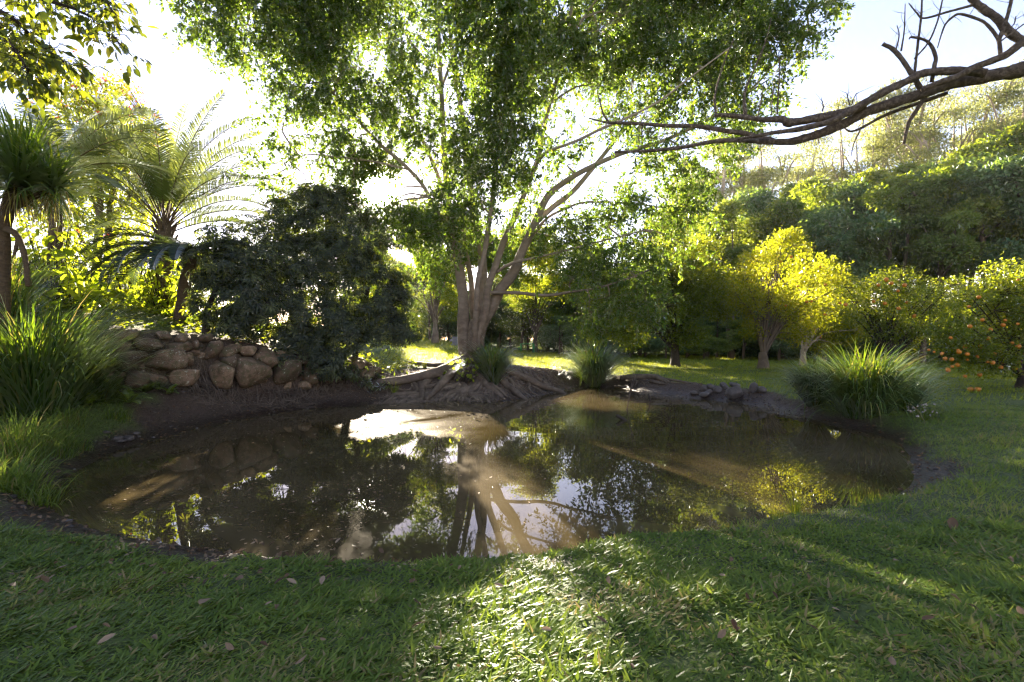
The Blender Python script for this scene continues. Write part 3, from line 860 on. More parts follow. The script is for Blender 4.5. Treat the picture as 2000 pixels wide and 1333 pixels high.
# crown lobes: photograph position, distance, radii in metres (across, deep, high), how full
LOBES = [
    # far left wing that leans out over the wall
    (410, 18, 14.2, 1.0, 1.2, .8, .9), (470, 50, 14.4, 1.2, 1.3, .9, .9), (540, 70, 14.8, 1.5, 1.5, 1.2, .9), (610, 60, 15.2, 1.7, 1.6, 1.5, .9), (570, 170, 15, 1.0, 1.1, 1.0, .8),
    (640, 170, 15.6, 1.5, 1.6, 1.5, .9), (555, 240, 15.4, .7, .9, .7, .7), (700, 130, 16, 1.7, 1.6, 1.7, .9), (700, 240, 16.2, 1.4, 1.5, 1.2, .8), (640, -70, 15, 2.2, 2, 1.6, .9), (520, -40, 14.6, 1.6, 1.6, 1.0, .9),
    (560, 305, 15.6, .8, .9, .35, .6), (630, 310, 16, 1.0, 1.1, .55, .7), (525, 345, 15.6, .55, .7, .35, .5), (600, 345, 16.4, .6, .8, .35, .5), (690, 325, 16.6, .9, 1, .5, .7),
    # left and behind the main stems
    (760, 60, 17.4, 1.7, 1.8, 1.7, .8), (780, 190, 17.6, 1.6, 1.7, 1.5, .8), (770, 290, 17, 1.2, 1.4, .9, .85), (840, 290, 17.2, 1.2, 1.3, 1.1, .85), (820, 390, 17.4, 1.1, 1.2, .8, .7), (760, 405, 17.6, .9, 1.1, .5, .6),
    (880, 430, 16.2, .9, 1.1, .9, .8), (850, 470, 18.2, 1.1, 1.2, .7, .5), (905, 350, 16.2, .9, 1.1, 1.2, .8), (830, 20, 18, 1.2, 1.6, 1.4, .5), (740, -80, 17.6, 2.2, 2, 1.8, .9), (850, -150, 18, 2, 2, 1.6, .8),
    # the dark curtain in front
    (925, 30, 13.2, 1.0, 1.2, 1.2, 1), (985, 40, 13.4, 1.0, 1.2, 1.3, 1), (1010, 130, 13.8, 1.0, 1.2, 1.2, 1), (940, 140, 13.8, .7, 1.1, .9, .8), (985, 210, 14.2, .9, 1.1, 1.1, 1), (1000, 290, 14.6, .8, 1, 1, .9),
    (955, 300, 15, .8, 1, .9, .7), (940, 400, 15.4, .8, 1, .8, .7), (1010, 380, 15.2, .7, 1, .8, .7), (960, -80, 13.2, 1.8, 1.7, 1.4, 1), (925, 250, 15.4, .6, .9, .9, .6),
    # right half of the crown
    (1090, 40, 15.2, 1.3, 1.5, 1.3, .9), (1090, 150, 15.6, 1.1, 1.4, 1.1, .8), (1060, 240, 16, .9, 1.2, 1.0, .7), (1170, 60, 15, 1.4, 1.5, 1.3, .9), (1160, 170, 15.2, 1.2, 1.3, 1.1, .8), (1240, 40, 15.4, 1.4, 1.5, 1.2, .9),
    (1240, 140, 16, 1.4, 1.5, 1.2, .9), (1180, 250, 15.2, 1.1, 1.2, .8, .8), (1260, 220, 15.4, 1.2, 1.3, .9, .85), (1320, 60, 16, 1.4, 1.5, 1.2, .9), (1330, 160, 15, 1.3, 1.4, 1.1, .95), (1310, 260, 15, 1.2, 1.3, .9, .9),
    (1400, 60, 16.6, 1.3, 1.4, 1.1, .85), (1400, 170, 14.6, 1.2, 1.3, 1.0, 1), (1390, 260, 15, 1.1, 1.2, .9, .9), (1450, 110, 14.6, 1.0, 1.2, .9, 1), (1465, 200, 14.6, .8, 1, .8, .9), (1500, 80, 14.3, .9, 1.1, .7, .95), (1545, 50, 14.2, .8, 1, .6, .9),
    (1510, 150, 14.4, .7, .9, .6, .85), (1590, 12, 14.2, .7, .9, .45, .8), (1555, 100, 14.3, .45, .7, .35, .7), (1340, 330, 15.6, 1.0, 1.1, .7, .8), (1270, 310, 15.6, 1.1, 1.2, .6, .7), (1380, 330, 16, .7, .9, .6, .7), (1300, 390, 16.4, 1.1, 1.2, .7, .8),
    (1350, 420, 16.8, .9, 1.1, .6, .8), (1130, -60, 15.4, 2.2, 2.2, 1.6, .9), (1300, -50, 16, 2.2, 2.2, 1.5, .9), (1440, -20, 16, 1.6, 1.7, 1.0, .8), (1430, 0, 16, 1.2, 1.3, .9, .8),
    # low skirts right of the stems
    (1060, 330, 16.4, .8, 1.1, .6, .5), (1120, 320, 16.4, .9, 1.1, .6, .6), (1120, 400, 17.4, .9, 1.1, .6, .5), (1060, 440, 16.6, .8, 1, .5, .6), (1130, 450, 16.2, 1.0, 1.2, .6, .8), (1210, 440, 16.2, 1.1, 1.2, .7, .9), (1270, 470, 16, 1.0, 1.1, .6, .8),
    (1080, 500, 16, .8, 1, .5, .7), (1160, 510, 15.6, 1.0, 1.1, .6, .9), (1230, 530, 15.4, 1.0, 1.1, .6, .9), (1120, 545, 15.4, .7, .9, .4, .7), (1190, 580, 15.2, .8, .9, .5, .8), (1290, 530, 15.8, .8, 1, .6, .8), (1260, 590, 15.4, .7, .9, .5, .7), (1150, 610, 15.2, .5, .7, .4, .6),
    (1340, 480, 16.2, .7, .9, .5, .6), (810, 470, 18, .8, 1, .5, .5), (1190, 400, 17, .9, 1.1, .5, .6), (1245, 380, 16.4, .8, 1, .5, .6), (860, 520, 18.6, .8, .9, .5, .5), (1040, 390, 17.6, .8, 1, .6, .6), (1100, 470, 17.8, .9, 1, .5, .6), (980, 470, 18.4, .8, .9, .5, .5), (940, 330, 17.8, 1, 1.1, 1.1, .6), (900, 280, 18.4, 1.1, 1.1, 1.2, .6), (1040, 130, 17.6, 1.3, 1.2, 1.4, .6), (900, 160, 19, 1.2, 1.1, 1.4, .6), (900, 500, 17.6, .6, .9, .4, .4),
    # top, over the frame
    (1000, -220, 16, 3.2, 3, 1.8, .25), (760, -230, 16.6, 2.8, 2.8, 1.6, .25), (1220, -200, 16.2, 3, 2.8, 1.6, .25), (1000, -120, 19.5, 3, 2, 1.8, .35), (1180, 60, 19, 2.4, 1.8, 2, .45), (980, 80, 19.8, 2, 1.4, 2, .35),
    (700, 352, 17, .7, .8, .45, .6), (800, 350, 17.4, .8, .9, .7, .7), (845, 350, 17.8, .8, .9, .8, .7), (700, 410, 17.4, .7, .8, .45, .5), (790, 440, 17.8, .9, .9, .6, .5), (740, 440, 17.6, .6, .8, .35, .4), (745, 335, 17.2, .8, .9, .5, .9), (690, 300, 16.8, .8, .9, .5, .8), (800, 400, 17.6, .8, .9, .6, .8), (715, 440, 17.4, .6, .7, .35, .7), (770, 380, 17.6, .6, .8, .6, .8), (660, 380, 17.2, .6, .7, .4, .6), (850, 400, 18, .8, .9, .7, .7), (775, 340, 17.8, .8, .9, .6, .8), (820, 430, 18.4, .9, .9, .6, .7), (740, 280, 17.2, .9, 1, .6, .7), (700, 275, 16.6, .8, .9, .5, .7)]

tw, lf = MB(), MB()
spP, spD, spL = [], [], []
limb_pts = np.concatenate([c[4:] for c, r in LIMBS[1:]])
for (px, py, Y, ra, rb, rc, dens) in LOBES:
    c = W(px, py, Y)
    vol = ra * rb * rc
    nsp = int(128 * vol ** .80 * dens) + 18
    u = unit(rng.normal(size=(nsp, 3)))
    rad = rng.uniform(.12, 1, nsp) ** .55
    P = c + u * rad[:, None] * np.array([ra, rb, rc])
    P += rng.normal(0, .10, P.shape)
    # a branch from the nearest limb to the lobe, side shoots inside it
    k = np.argmin(np.linalg.norm(limb_pts - c, axis=1) + np.maximum(0, limb_pts[:, 2] - c[2]) * .6)
    a = limb_pts[k]
    midp = (a + c) / 2 + np.array([rng.normal(0, .15), rng.normal(0, .15), .12 * np.linalg.norm(c - a)])
    if np.linalg.norm(c - a) > .3:
        tube(tw, [a, midp, c], [.035, .024, .012], 6, 9, 0, .5)
    ns = max(4, nsp // 9)
    kk = rng.choice(nsp, ns, replace=False)
    st = c + (P[kk] - c) * rng.uniform(0, .25, (ns, 1)) * 1.0
    twigs(tw, st, P[kk], .010, .004)
    keep = noise3(P, 1.15, 4) > (.355 if dens > .8 else .40)
    # the main limbs carry few leaves close to the wood
    dl_ = np.sqrt(((P[:, None] - limb_pts[None]) ** 2).sum(-1).min(1))
    keep &= (dl_ > .62) | (rng.random(nsp) < .12)
    P, u = P[keep], u[keep]
    D = unit(u * .75 + np.array([0, -.05, -.32]) + rng.normal(0, .35, P.shape))
    spP.append(P); spD.append(D); spL.append(rng.uniform(.35, .85, len(P)))
P = np.concatenate(spP); D = np.concatenate(spD); Ls = np.concatenate(spL)
twigs(tw, P, P + D * (Ls * .9)[:, None] - np.array([0, 0, .10]), .0065, .002)
NL = 20
n_sp = len(P)
s = np.tile((np.arange(NL) + .7) / NL, n_sp) + rng.normal(0, .03, n_sp * NL)
Pr = np.repeat(P, NL, 0); Dr = np.repeat(D, NL, 0); Lr = np.repeat(Ls, NL)
pos = Pr + Dr * (Lr * s)[:, None] - np.stack([0 * s, 0 * s, .14 * s * s], -1) + rng.normal(0, .028, Pr.shape)
ax = rng.normal(size=Pr.shape); side = unit(np.cross(Dr, ax))
ld = unit(Dr * .45 + side * .9 + np.array([0, 0, -.3]) + rng.normal(0, .28, Pr.shape))
ln = unit(np.array([0, 0, 1.0]) + rng.normal(0, .55, Pr.shape))
tint = np.clip(np.repeat(rng.normal(.45, .14, n_sp), NL) + rng.normal(0, .16, len(pos)), 0, 1)
keep = sunlit(pos) & (pos[:, 2] > .6)
pos, ld, ln, tint = pos[keep], ld[keep], ln[keep], tint[keep]
leaves(lf, pos, ld, ln, rng.uniform(.08, .21, len(pos)), rng.uniform(.048, .095, len(pos)), tint, .16)
print('fig leaves', len(pos))
tw.build('branch', M['fig_bark'], fig)
lf.build('crown', M['fig_leaf'], fig)


# roots: fat ones from the foot of the trunk over the bank to the water, thin ones between
def root_path(p0, p1, n=9, wig=.12, lift=.5, r=.05):
    t = np.linspace(0, 1, n)
    p0 = np.array(p0[:2]); p1 = np.array(p1[:2])
    q = p0 + (p1 - p0) * t[:, None]
    nrm = np.array([-(p1 - p0)[1], (p1 - p0)[0]]); nrm = nrm / (np.linalg.norm(nrm) + 1e-9)
    L = np.linalg.norm(p1 - p0)
    ph = rng.uniform(0, 6.28, 3)
    w = wig * L * (np.sin(t * 5 + ph[0]) * .12 + np.sin(t * 11 + ph[1]) * .07) * np.sin(np.pi * np.minimum(1, t * 1.3)) ** .5
    q = q + nrm * w[:, None]
    z = ground(q[:, 0], q[:, 1], True) + lift * r
    return np.stack([q[:, 0], q[:, 1], z], -1)


wl_px = [(738, 791), (752, 790), (768, 789), (786, 788), (804, 787), (822, 786), (840, 785), (858, 784), (872, 784), (888, 784), (902, 784), (916, 785), (930, 785), (944, 786), (958, 786), (972, 785), (986, 783), (1000, 781), (1014, 780), (1028, 778), (1042, 776), (1056, 773), (1070, 770), (1086, 767), (1104, 764), (1124, 759)]
for k, (px, py) in enumerate(wl_px):
    q = np.array(WP(px, py + rng.uniform(-1, 2)))
    a0 = np.array([fx, fy]) + np.array([(px - 925) * .0026, -.55 if 820 < px < 1000 else -.35])
    if px < 850:
        a0 = W(905 - (850 - px) * .9, 716, 16.9 - (850 - px) * .004)[:2]
    if px > 1000:
        a0 = np.array([fx + .8 + (px - 1000) * .014, fy + .25 + (px - 1000) * .006])
    r0 = rng.uniform(.07, .15) if 760 < px < 1000 else rng.uniform(.05, .10)
    Pp = root_path(a0, q, 10, rng.uniform(.6, 1.5), .05, r0)
    Pp[0, 2] += .06
    mbr = MB(); tube(mbr, Pp, np.linspace(r0 * 1.2, r0 * .35, 10), 9, 24, 0, .5, .09)
    mbr.build('root', M['root_bark'], fig)
big = [[(905, 705, 17), (880, 708, 16.7), (850, 713, 16.4), (815, 720, 16.1), (775, 728, 15.8), (742, 738, 15.6), (722, 752, 15.4), (712, 772, 15.2)],
       [(915, 700, 16.9), (890, 704, 16.9), (865, 706, 17.2), (835, 705, 17.8), (800, 702, 18.5)],
       [(945, 705, 17.1), (985, 720, 17.2), (1025, 728, 17.4), (1062, 738, 17.6), (1092, 752, 17.6), (1110, 764, 17.3)],
       [(900, 712, 16.8), (870, 730, 16.2), (850, 752, 15.7), (832, 775, 15.2)],
       [(955, 708, 16.8), (985, 735, 16.4), (1012, 760, 16.0), (1030, 780, 15.6)]]
for b, r0 in zip(big, (.17, .12, .13, .14, .12)):
    Pp = np.array([W(*q) for q in b])
    Pp[1:, 2] = np.maximum(Pp[1:, 2] * .35 + .65 * (ground(Pp[1:, 0], Pp[1:, 1]) + r0 * .25), ground(Pp[1:, 0], Pp[1:, 1]) + .02)
    mbr = MB(); tube(mbr, Pp, np.linspace(r0 * 1.25, r0 * .45, len(Pp)), 10, 30, 0, .5, .08)
    mbr.build('root', M['root_bark'], fig)
fine = MB()
for k in range(230):
    px = rng.uniform(725, 1135)
    py = np.interp(px, [p[0] for p in wl_px], [p[1] for p in wl_px])
    q = np.array(WP(px, py)) + rng.normal(0, .06, 2)
    a0 = np.array([np.clip(fx + (px - 925) * rng.uniform(.004, .013), -4.6, 3.2), q[1] + rng.uniform(.3, 1.5)])
    Pp = root_path(a0, q, 7, 2.2, .5, .02)
    tube(fine, Pp, np.linspace(rng.uniform(.015, .04), .006, 7), 5, 12, 0, .5)
fine.build('fine_root', M['root_bark'], fig, kind='stuff')

# ------------------------------------------------------------------ the leafless limb reaching in from the right
bare = thing('bare_tree', 'leafless dark tree whose long forked limb reaches in over the pond', 'tree', (12.2, 8.5, H1(12.2, 8.5)))


def bare_limb(name, pts, rpx, dy=0.0, sides=9, wob=.10):
    Ys = [9.0 + (2000 - p[0]) / 800.0 * 2.2 + dy for p in pts]
    P = np.array([W(p[0], p[1], y) for p, y in zip(pts, Ys)])
    r = np.interp(np.linspace(0, 1, len(pts)), np.linspace(0, 1, len(rpx)), rpx) * np.array(Ys) / F * .92
    mbx = MB(); tube(mbx, P, r, sides, max(10, len(pts) * 7), 0, .5, wob)
    return mbx, P


tr_ = MB()
tube(tr_, [(12.2, 8.5, -.3), (12.15, 8.5, 2), (12.0, 8.6, 4.2), (11.3, 8.75, 6.0), W(2070, 122, 8.9)], [.38, .30, .27, .24, .165], 12, 26, 0, .5, .06)
tr_.build('trunk', M['bare_bark'], bare)
for pts, r, dy in [
    ([(2075, 122), (2030, 130), (1990, 138), (1944, 147), (1869, 161), (1812, 178), (1775, 192), (1700, 216), (1644, 244), (1587, 266), (1542, 277), (1494, 277), (1460, 275), (1400, 276), (1340, 287), (1280, 294), (1200, 298)],
     [19, 17, 15, 13, 12, 12, 11, 10, 9.5, 9, 7, 6, 5, 4.5, 4, 3.5, 2.5], 0),
    ([(1925, 143), (1890, 139), (1850, 139), (1801, 144), (1775, 157), (1719, 184), (1681, 206), (1625, 236), (1569, 251), (1510, 260), (1476, 266), (1440, 272)], [9, 8, 8, 8, 8, 8, 7, 6, 4, 3.5, 3], -.25),
    ([(1690, 208), (1655, 219), (1617, 227), (1569, 236), (1540, 240), (1525, 233), (1490, 234), (1437, 227), (1396, 225)], [7, 9, 9, 8, 8, 9, 6, 5, 5, 4], -.1),
    ([(1510, 277), (1482, 270), (1460, 262), (1411, 255), (1362, 247), (1306, 246), (1250, 242), (1188, 240)], [8, 6, 5, 5, 4.5, 4, 3.5, 3], .1),
    ([(2060, 95), (2020, 88), (1981, 71), (1944, 34), (1915, 14), (1895, -6), (1870, -40)], [10, 9, 8, 7, 7, 6], -.1),
    ([(2040, 78), (2000, 83), (1962, 109), (1906, 131), (1869, 150), (1831, 163), (1800, 176)], [8, 8, 7, 7, 6, 5], -.45)]:
    mbx, P = bare_limb('limb', pts, r, dy)
    mbx.build('limb', M['bare_bark'], bare)
for pts, r, dy in [
    ([(1797, 172), (1779, 142), (1749, 101), (1724, 86)], [6, 5, 4.5, 4], -.1), ([(1820, 160), (1825, 130), (1827, 109), (1812, 82), (1782, 73), (1775, 77)], [4, 4, 3.5, 2.5, 1.2], -.15),
    ([(1786, 145), (1790, 110), (1794, 75), (1799, 35), (1801, -5)], [2.6, 2.4, 2.2, 1.6], -.1), ([(1955, 118), (1951, 82), (1938, 60), (1917, 41), (1876, 28), (1858, 36), (1846, 49), (1838, 70), (1831, 94)], [4, 3.5, 3, 2.4, 1.8, 1], -.3),
    ([(1951, 80), (1966, 37), (1972, 15), (1977, -5)], [4, 3.4, 3], -.3), ([(1902, 10), (1850, 24), (1805, 36), (1790, 25), (1775, 7)], [2.6, 2.2, 1.6, 1], -.1), ([(1786, 115), (1812, 85), (1830, 45), (1842, -5)], [2, 1.8, 1.4], -.2),
    ([(1812, 180), (1794, 210), (1775, 240), (1765, 281)], [5, 4.5, 4, 2.6], .05), ([(1850, 182), (1794, 202), (1730, 225), (1685, 249), (1662, 257), (1648, 250)], [4, 3.6, 3, 2.4, 1.2], .2),
    ([(1456, 226), (1454, 205), (1454, 187), (1460, 165), (1480, 120), (1497, 75), (1507, 35)], [4, 3.5, 2.6, 2, 1.4, .8], -.1), ([(1398, 222), (1396, 195), (1400, 170), (1417, 115), (1434, 75)], [2.6, 2.2, 1.8, 1], -.1),
    ([(1518, 224), (1520, 185), (1522, 150), (1522, 110)], [1.8, 1.5, 1], -.1), ([(1480, 228), (1486, 200), (1492, 165)], [1.6, 1.2, .8], -.1), ([(1507, 226), (1508, 195), (1511, 170)], [1.3, .9], -.1),
    ([(1188, 240), (1176, 238), (1150, 231)], [2.6, 1.8, 1.2], .1), ([(1188, 238), (1178, 222), (1172, 200), (1168, 188)], [2.6, 2, 1.4], .1), ([(1252, 243), (1254, 262), (1253, 280)], [1.2, .9], .1),
    ([(1606, 218), (1608, 208), (1606, 198)], [1.6, 1], 0), ([(1660, 207), (1656, 192), (1654, 182)], [1.4, .8], 0), ([(1663, 206), (1668, 192), (1673, 182)], [1.2, .7], 0),
    ([(1685, 250), (1686, 236), (1685, 232)], [1.2, .7], .2), ([(1680, 254), (1668, 280), (1662, 306)], [1.6, 1.2, .7], .2), ([(1749, 102), (1756, 70), (1752, 50)], [1.6, 1.2, .7], 0), ([(1760, 100), (1766, 60), (1768, 8)], [1.8, 1.3, .8], 0),
    ([(1956, 80), (1980, 62), (2010, 40)], [1.6, 1.2], -.3), ([(1958, 70), (1980, 48), (1984, 32)], [1.4, .8], -.3)]:
    mbx, P = bare_limb('twig', pts, r, dy, 6, .08)
    C = catmull(P, 30)
    for q in range(4):
        c = C[rng.integers(8, 29)]; d = unit(rng.normal(0, 1, 3) + np.array([0, 0, .9])) * rng.uniform(.10, .38)
        tube(mbx, [c, c + d * .5 + rng.normal(0, .02, 3), c + d], [.006, .004, .002], 4, 5, 0, .5)
    mbx.build('twig', M['bare_bark'], bare)


# ------------------------------------------------------------------ leafy branch hanging in at the top left
ov = thing('overhanging_tree', 'broad-leaved tree whose near leafy branches hang in above the spiky rosette tree', 'tree', (-8.2, 5.2, H1(-8.2, 5.2)))
tb = MB()
tube(tb, [(-8.2, 5.2, .0), (-8.1, 5.2, 2.5), (-7.6, 5.1, 4.3), (-7.0, 5.1, 5.6), (-6.4, 5.0, 6.6)], [.26, .22, .18, .13, .08], 10, 20, 0, .5, .05)
tb.build('trunk', M['dark_bark'], ov)
brm, ovl = MB(), MB()
for pts, r in [([(-60, -80), (20, -30), (90, 0), (150, 20), (200, 50), (240, 92)], [.05, .03, .02, .012, .006]),
               ([(-120, -60), (-30, 5), (30, 40), (70, 80), (110, 110), (135, 132)], [.05, .03, .02, .012, .006]),
               ([(-120, 0), (-50, 50), (0, 80), (40, 110), (80, 140)], [.04, .025, .015, .008, .005]),
               ([(-60, -80), (40, -50), (120, -40), (190, -10), (228, 30)], [.04, .025, .015, .008, .005]),
               ([(-100, -60), (-20, 20), (25, 90), (55, 140), (60, 165)], [.04, .022, .012, .008, .005])]:
    Pb = np.array([W(a, b, 5.0 + rng.normal(0, .12)) for a, b in pts])
    tube(brm, np.vstack([[-7.0, 5.1, 5.6], Pb]), [.06] + r[:len(Pb)] + [.005] * (len(Pb) - len(r)), 6, 24, 0, .5)
    C = catmull(Pb, 60)[10:]
    for c in C:
        for q in range(2):
            d = unit(rng.normal(0, 1, 3) + np.array([.2, 0, -.3]))
            e = c + d * rng.uniform(.08, .30)
            tube(brm, [c, (c + e) / 2 + np.array([0, 0, .015]), e], [.004, .003, .0015], 4, 4, 0, .5)
            k = rng.integers(1, 5)
            ld = unit(d[None] * .8 + rng.normal(0, .55, (k, 3)) + np.array([0, 0, -.5]))
            nn = unit(rng.normal(0, .45, (k, 3)) + np.array([0, -.5, .8]))
            oval_leaves(ovl, e[None] + rng.normal(0, .03, (k, 3)), ld, nn, rng.uniform(.07, .135, k), rng.uniform(.035, .065, k), np.clip(rng.normal(.45, .25, k), 0, 1), .12, 0, .2)
brm.build('branch', M['dark_bark'], ov)
ovl.build('crown', M['near_leaf'], ov)

# ------------------------------------------------------------------ dry stone wall
m, n, l = nmat('wall_stone')
tcs = n.new('ShaderNodeTexCoord'); oi = n.new('ShaderNodeObjectInfo'); geo = n.new('ShaderNodeNewGeometry')
n1 = noise(n, l, 3.2, 5, .6, geo.outputs['Position']); n2 = noise(n, l, 60, 3, .7, geo.outputs['Position']); n3 = noise(n, l, 7, 4, .7, geo.outputs['Position'])
c1 = ramp(n, l, n1.outputs['Fac'], [(.3, (.085, .055, .033)), (.5, (.17, .115, .073)), (.7, (.29, .21, .14))])
hv = n.new('ShaderNodeHueSaturation')
vr = n.new('ShaderNodeMapRange'); vr.inputs['To Min'].default_value = .55; vr.inputs['To Max'].default_value = 1.35
l.new(oi.outputs['Random'], vr.inputs['Value']); l.new(vr.outputs[0], hv.inputs['Value']); l.new(c1.outputs[0], hv.inputs['Color'])
gr = ramp(n, l, n2.outputs['Fac'], [(.35, (.45, .43, .42)), (.6, (1, 1, 1))])
mg = n.new('ShaderNodeMix'); mg.data_type = 'RGBA'; mg.blend_type = 'MULTIPLY'; mg.inputs['Factor'].default_value = .7
l.new(hv.outputs[0], mg.inputs['A']); l.new(gr.outputs[0], mg.inputs['B'])
moss = ramp(n, l, n3.outputs['Fac'], [(.46, (0, 0, 0)), (.60, (1, 1, 1))])
mm = n.new('ShaderNodeMix'); mm.data_type = 'RGBA'; mm.inputs['B'].default_value = (.045, .055, .018, 1)
mmu = n.new('ShaderNodeMath'); mmu.operation = 'MULTIPLY'; mmu.inputs[1].default_value = .6
l.new(moss.outputs[0], mmu.inputs[0]); l.new(mmu.outputs[0], mm.inputs['Factor']); l.new(mg.outputs['Result'], mm.inputs['A'])
n4 = noise(n, l, 16, 3, .5, geo.outputs['Position'])
lich = ramp(n, l, n4.outputs['Fac'], [(.64, (0, 0, 0)), (.69, (.6, .6, .6))])
ml_ = n.new('ShaderNodeMix'); ml_.data_type = 'RGBA'; ml_.inputs['B'].default_value = (.40, .42, .33, 1)
l.new(lich.outputs[0], ml_.inputs['Factor']); l.new(mm.outputs['Result'], ml_.inputs['A'])
bs = n.new('ShaderNodeBsdfPrincipled'); bs.inputs['Roughness'].default_value = .85; bs.inputs['Specular IOR Level'].default_value = .25
l.new(ml_.outputs['Result'], bs.inputs['Base Color'])
bp = n.new('ShaderNodeBump'); bp.inputs['Strength'].default_value = .6; bp.inputs['Distance'].default_value = .02
hs = n.new('ShaderNodeMath'); hs.operation = 'ADD'; l.new(n2.outputs['Fac'], hs.inputs[0]); l.new(n3.outputs['Fac'], hs.inputs[1])
l.new(hs.outputs[0], bp.inputs['Height']); l.new(bp.outputs[0], bs.inputs['Normal'])
o = n.new('ShaderNodeOutputMaterial'); l.new(bs.outputs[0], o.inputs['Surface'])
M['stone'] = m
M['pond_rock'] = rough_mat('pond_rock', [(.25, (.035, .03, .027)), (.55, (.085, .072, .062)), (.8, (.15, .13, .11))], 5, .7, .5, 30, None, .35)


def boulder(mb, c, half, axes, seed, sub=3, power=2.7, rough=.10, cuts=3):
    V, T = ico(sub)
    r = (np.abs(V) ** power).sum(1) ** (-1 / power)
    U = V * r[:, None]
    nz = noise3(V + seed * 3.1, 1.6, seed) - .5
    nz2 = noise3(V + seed * 1.7, 4.5, seed + 2) - .5
    U = U * (1 + rough * 2.2 * nz + rough * .7 * nz2)[:, None]
    # flat breaks
    rq = np.random.default_rng(seed * 10)
    for k in range(cuts):
        nrm = unit(rq.normal(size=3)); lim = rq.uniform(.64, .95)
        dd = U @ nrm
        U = U - np.outer(np.maximum(0, dd - lim) * .92, nrm)
    P = np.asarray(c) + (U * np.asarray(half)) @ np.asarray(axes)
    mb.add(P, T, None, .5, 0, True)


def on_wall(px, lean=0.0):
    """distance at which the sight line through column px meets the foot of the wall, moved back by lean"""
    k = (px - 1000) / F
    a = WA + WN * lean
    # (a + s*WD).x = k*(a + s*WD).y
    s_ = (k * a[1] - a[0]) / (WD[0] - k * WD[1])
    return a[1] + s_ * WD[1]


wall = thing('stone_wall', 'dry stone retaining wall of rounded boulders along the far left bank', 'wall', (-6.9, 12.9, H1(-6.6, 12.9) - .1))
STN = [(248, 708, 78, 41), (322, 704, 84, 44), (227, 680, 74, 32), (291, 675, 64, 27), (352, 679, 52, 27), (355, 662, 36, 19), (187, 712, 40, 40), (203, 744, 68, 36), (283, 742, 88, 36), (361, 738, 74, 36),
       (369, 702, 24, 28), (416, 686, 34, 37), (382, 675, 16, 18), (430, 731, 58, 55), (492, 727, 68, 56), (447, 688, 52, 26), (482, 684, 44, 22), (448, 707, 54, 32), (517, 702, 42, 46), (558, 729, 66, 50), (553, 697, 40, 30),
       (589, 703, 36, 30), (611, 726, 38, 48), (642, 735, 26, 28), (641, 709, 34, 26), (676, 731, 50, 32), (711, 733, 28, 28), (698, 714, 34, 20), (731, 727, 20, 20), (195, 656, 54, 24), (248, 653, 54, 22), (165, 690, 36, 40), (150, 735, 50, 40), (668, 708, 30, 22),
       (318, 656, 30, 16), (404, 660, 28, 18), (742, 742, 24, 22), (596, 753, 26, 18), (720, 750, 26, 18)]
for q in range(46):   # smaller stones wedged into the joints
    qx = rng.uniform(175, 735); STN.append((qx, rng.uniform(np.interp(qx, [175, 400, 735], [652, 668, 712]), 758), rng.uniform(14, 30), rng.uniform(10, 20)))
for i, (px, py, w, h) in enumerate(STN):
    z0 = CAMZ - (py - 666.5) / F * on_wall(px)
    base = H1(*(WA + WD * 1.0)) if False else .1
    lean = .14 + .10 * max(0, (755 - py) / 40.0) + (.16 if i > 38 else 0)
    Y = on_wall(px, lean)
    c = W(px, py, Y)
    hw = w * .5 * Y / F * 1.02 / (WD[0] - WD[1] * (px - 1000) / F)
    hh = h * .5 * Y / F * 1.05
    dpt = min(hw, hh) * .95 + .10
    ax = rng.normal(0, .07)
    A1 = np.array([WD[0], WD[1], ax]); A2 = np.array([-WN[0], -WN[1], .1]); A3 = np.array([0, 0, 1.0])
    mbs = MB(); boulder(mbs, c, (hw, dpt, hh), np.stack([unit(A1), unit(A2), A3]), 40 + i, 3, 4.0, .12, 14)
    mbs.build('stone', M['stone'], wall)


# ------------------------------------------------------------------ umbrella shrubs: whorls of leaflets
def whorls(mb, P, N, R, nl=8, wid=.26, droop=.35, tint=None):
    n_ = len(P)
    N = unit(N)
    ref = unit(np.cross(N, unit(rng.normal(size=N.shape)))); B = np.cross(N, ref)
    for k in range(nl):
        a = k / nl * 6.283 + rng.normal(0, .12, n_)
        d = ref * np.cos(a)[:, None] + B * np.sin(a)[:, None]
        d = unit(d + N * (.25 - droop) + np.array([0, 0, -.18]) + rng.normal(0, .1, d.shape))
        L = R * rng.uniform(.75, 1.1, n_)
        kq = sunlit(P + d * (.6 * L)[:, None], None, .95, .05)
        leaves(mb, (P + d * (.08 * R)[:, None])[kq], d[kq], N[kq], L[kq], (L * wid)[kq], np.clip((tint if tint is not None else .4) + rng.normal(0, .12, n_), 0, 1)[kq], -.12, 0, .55, .18)


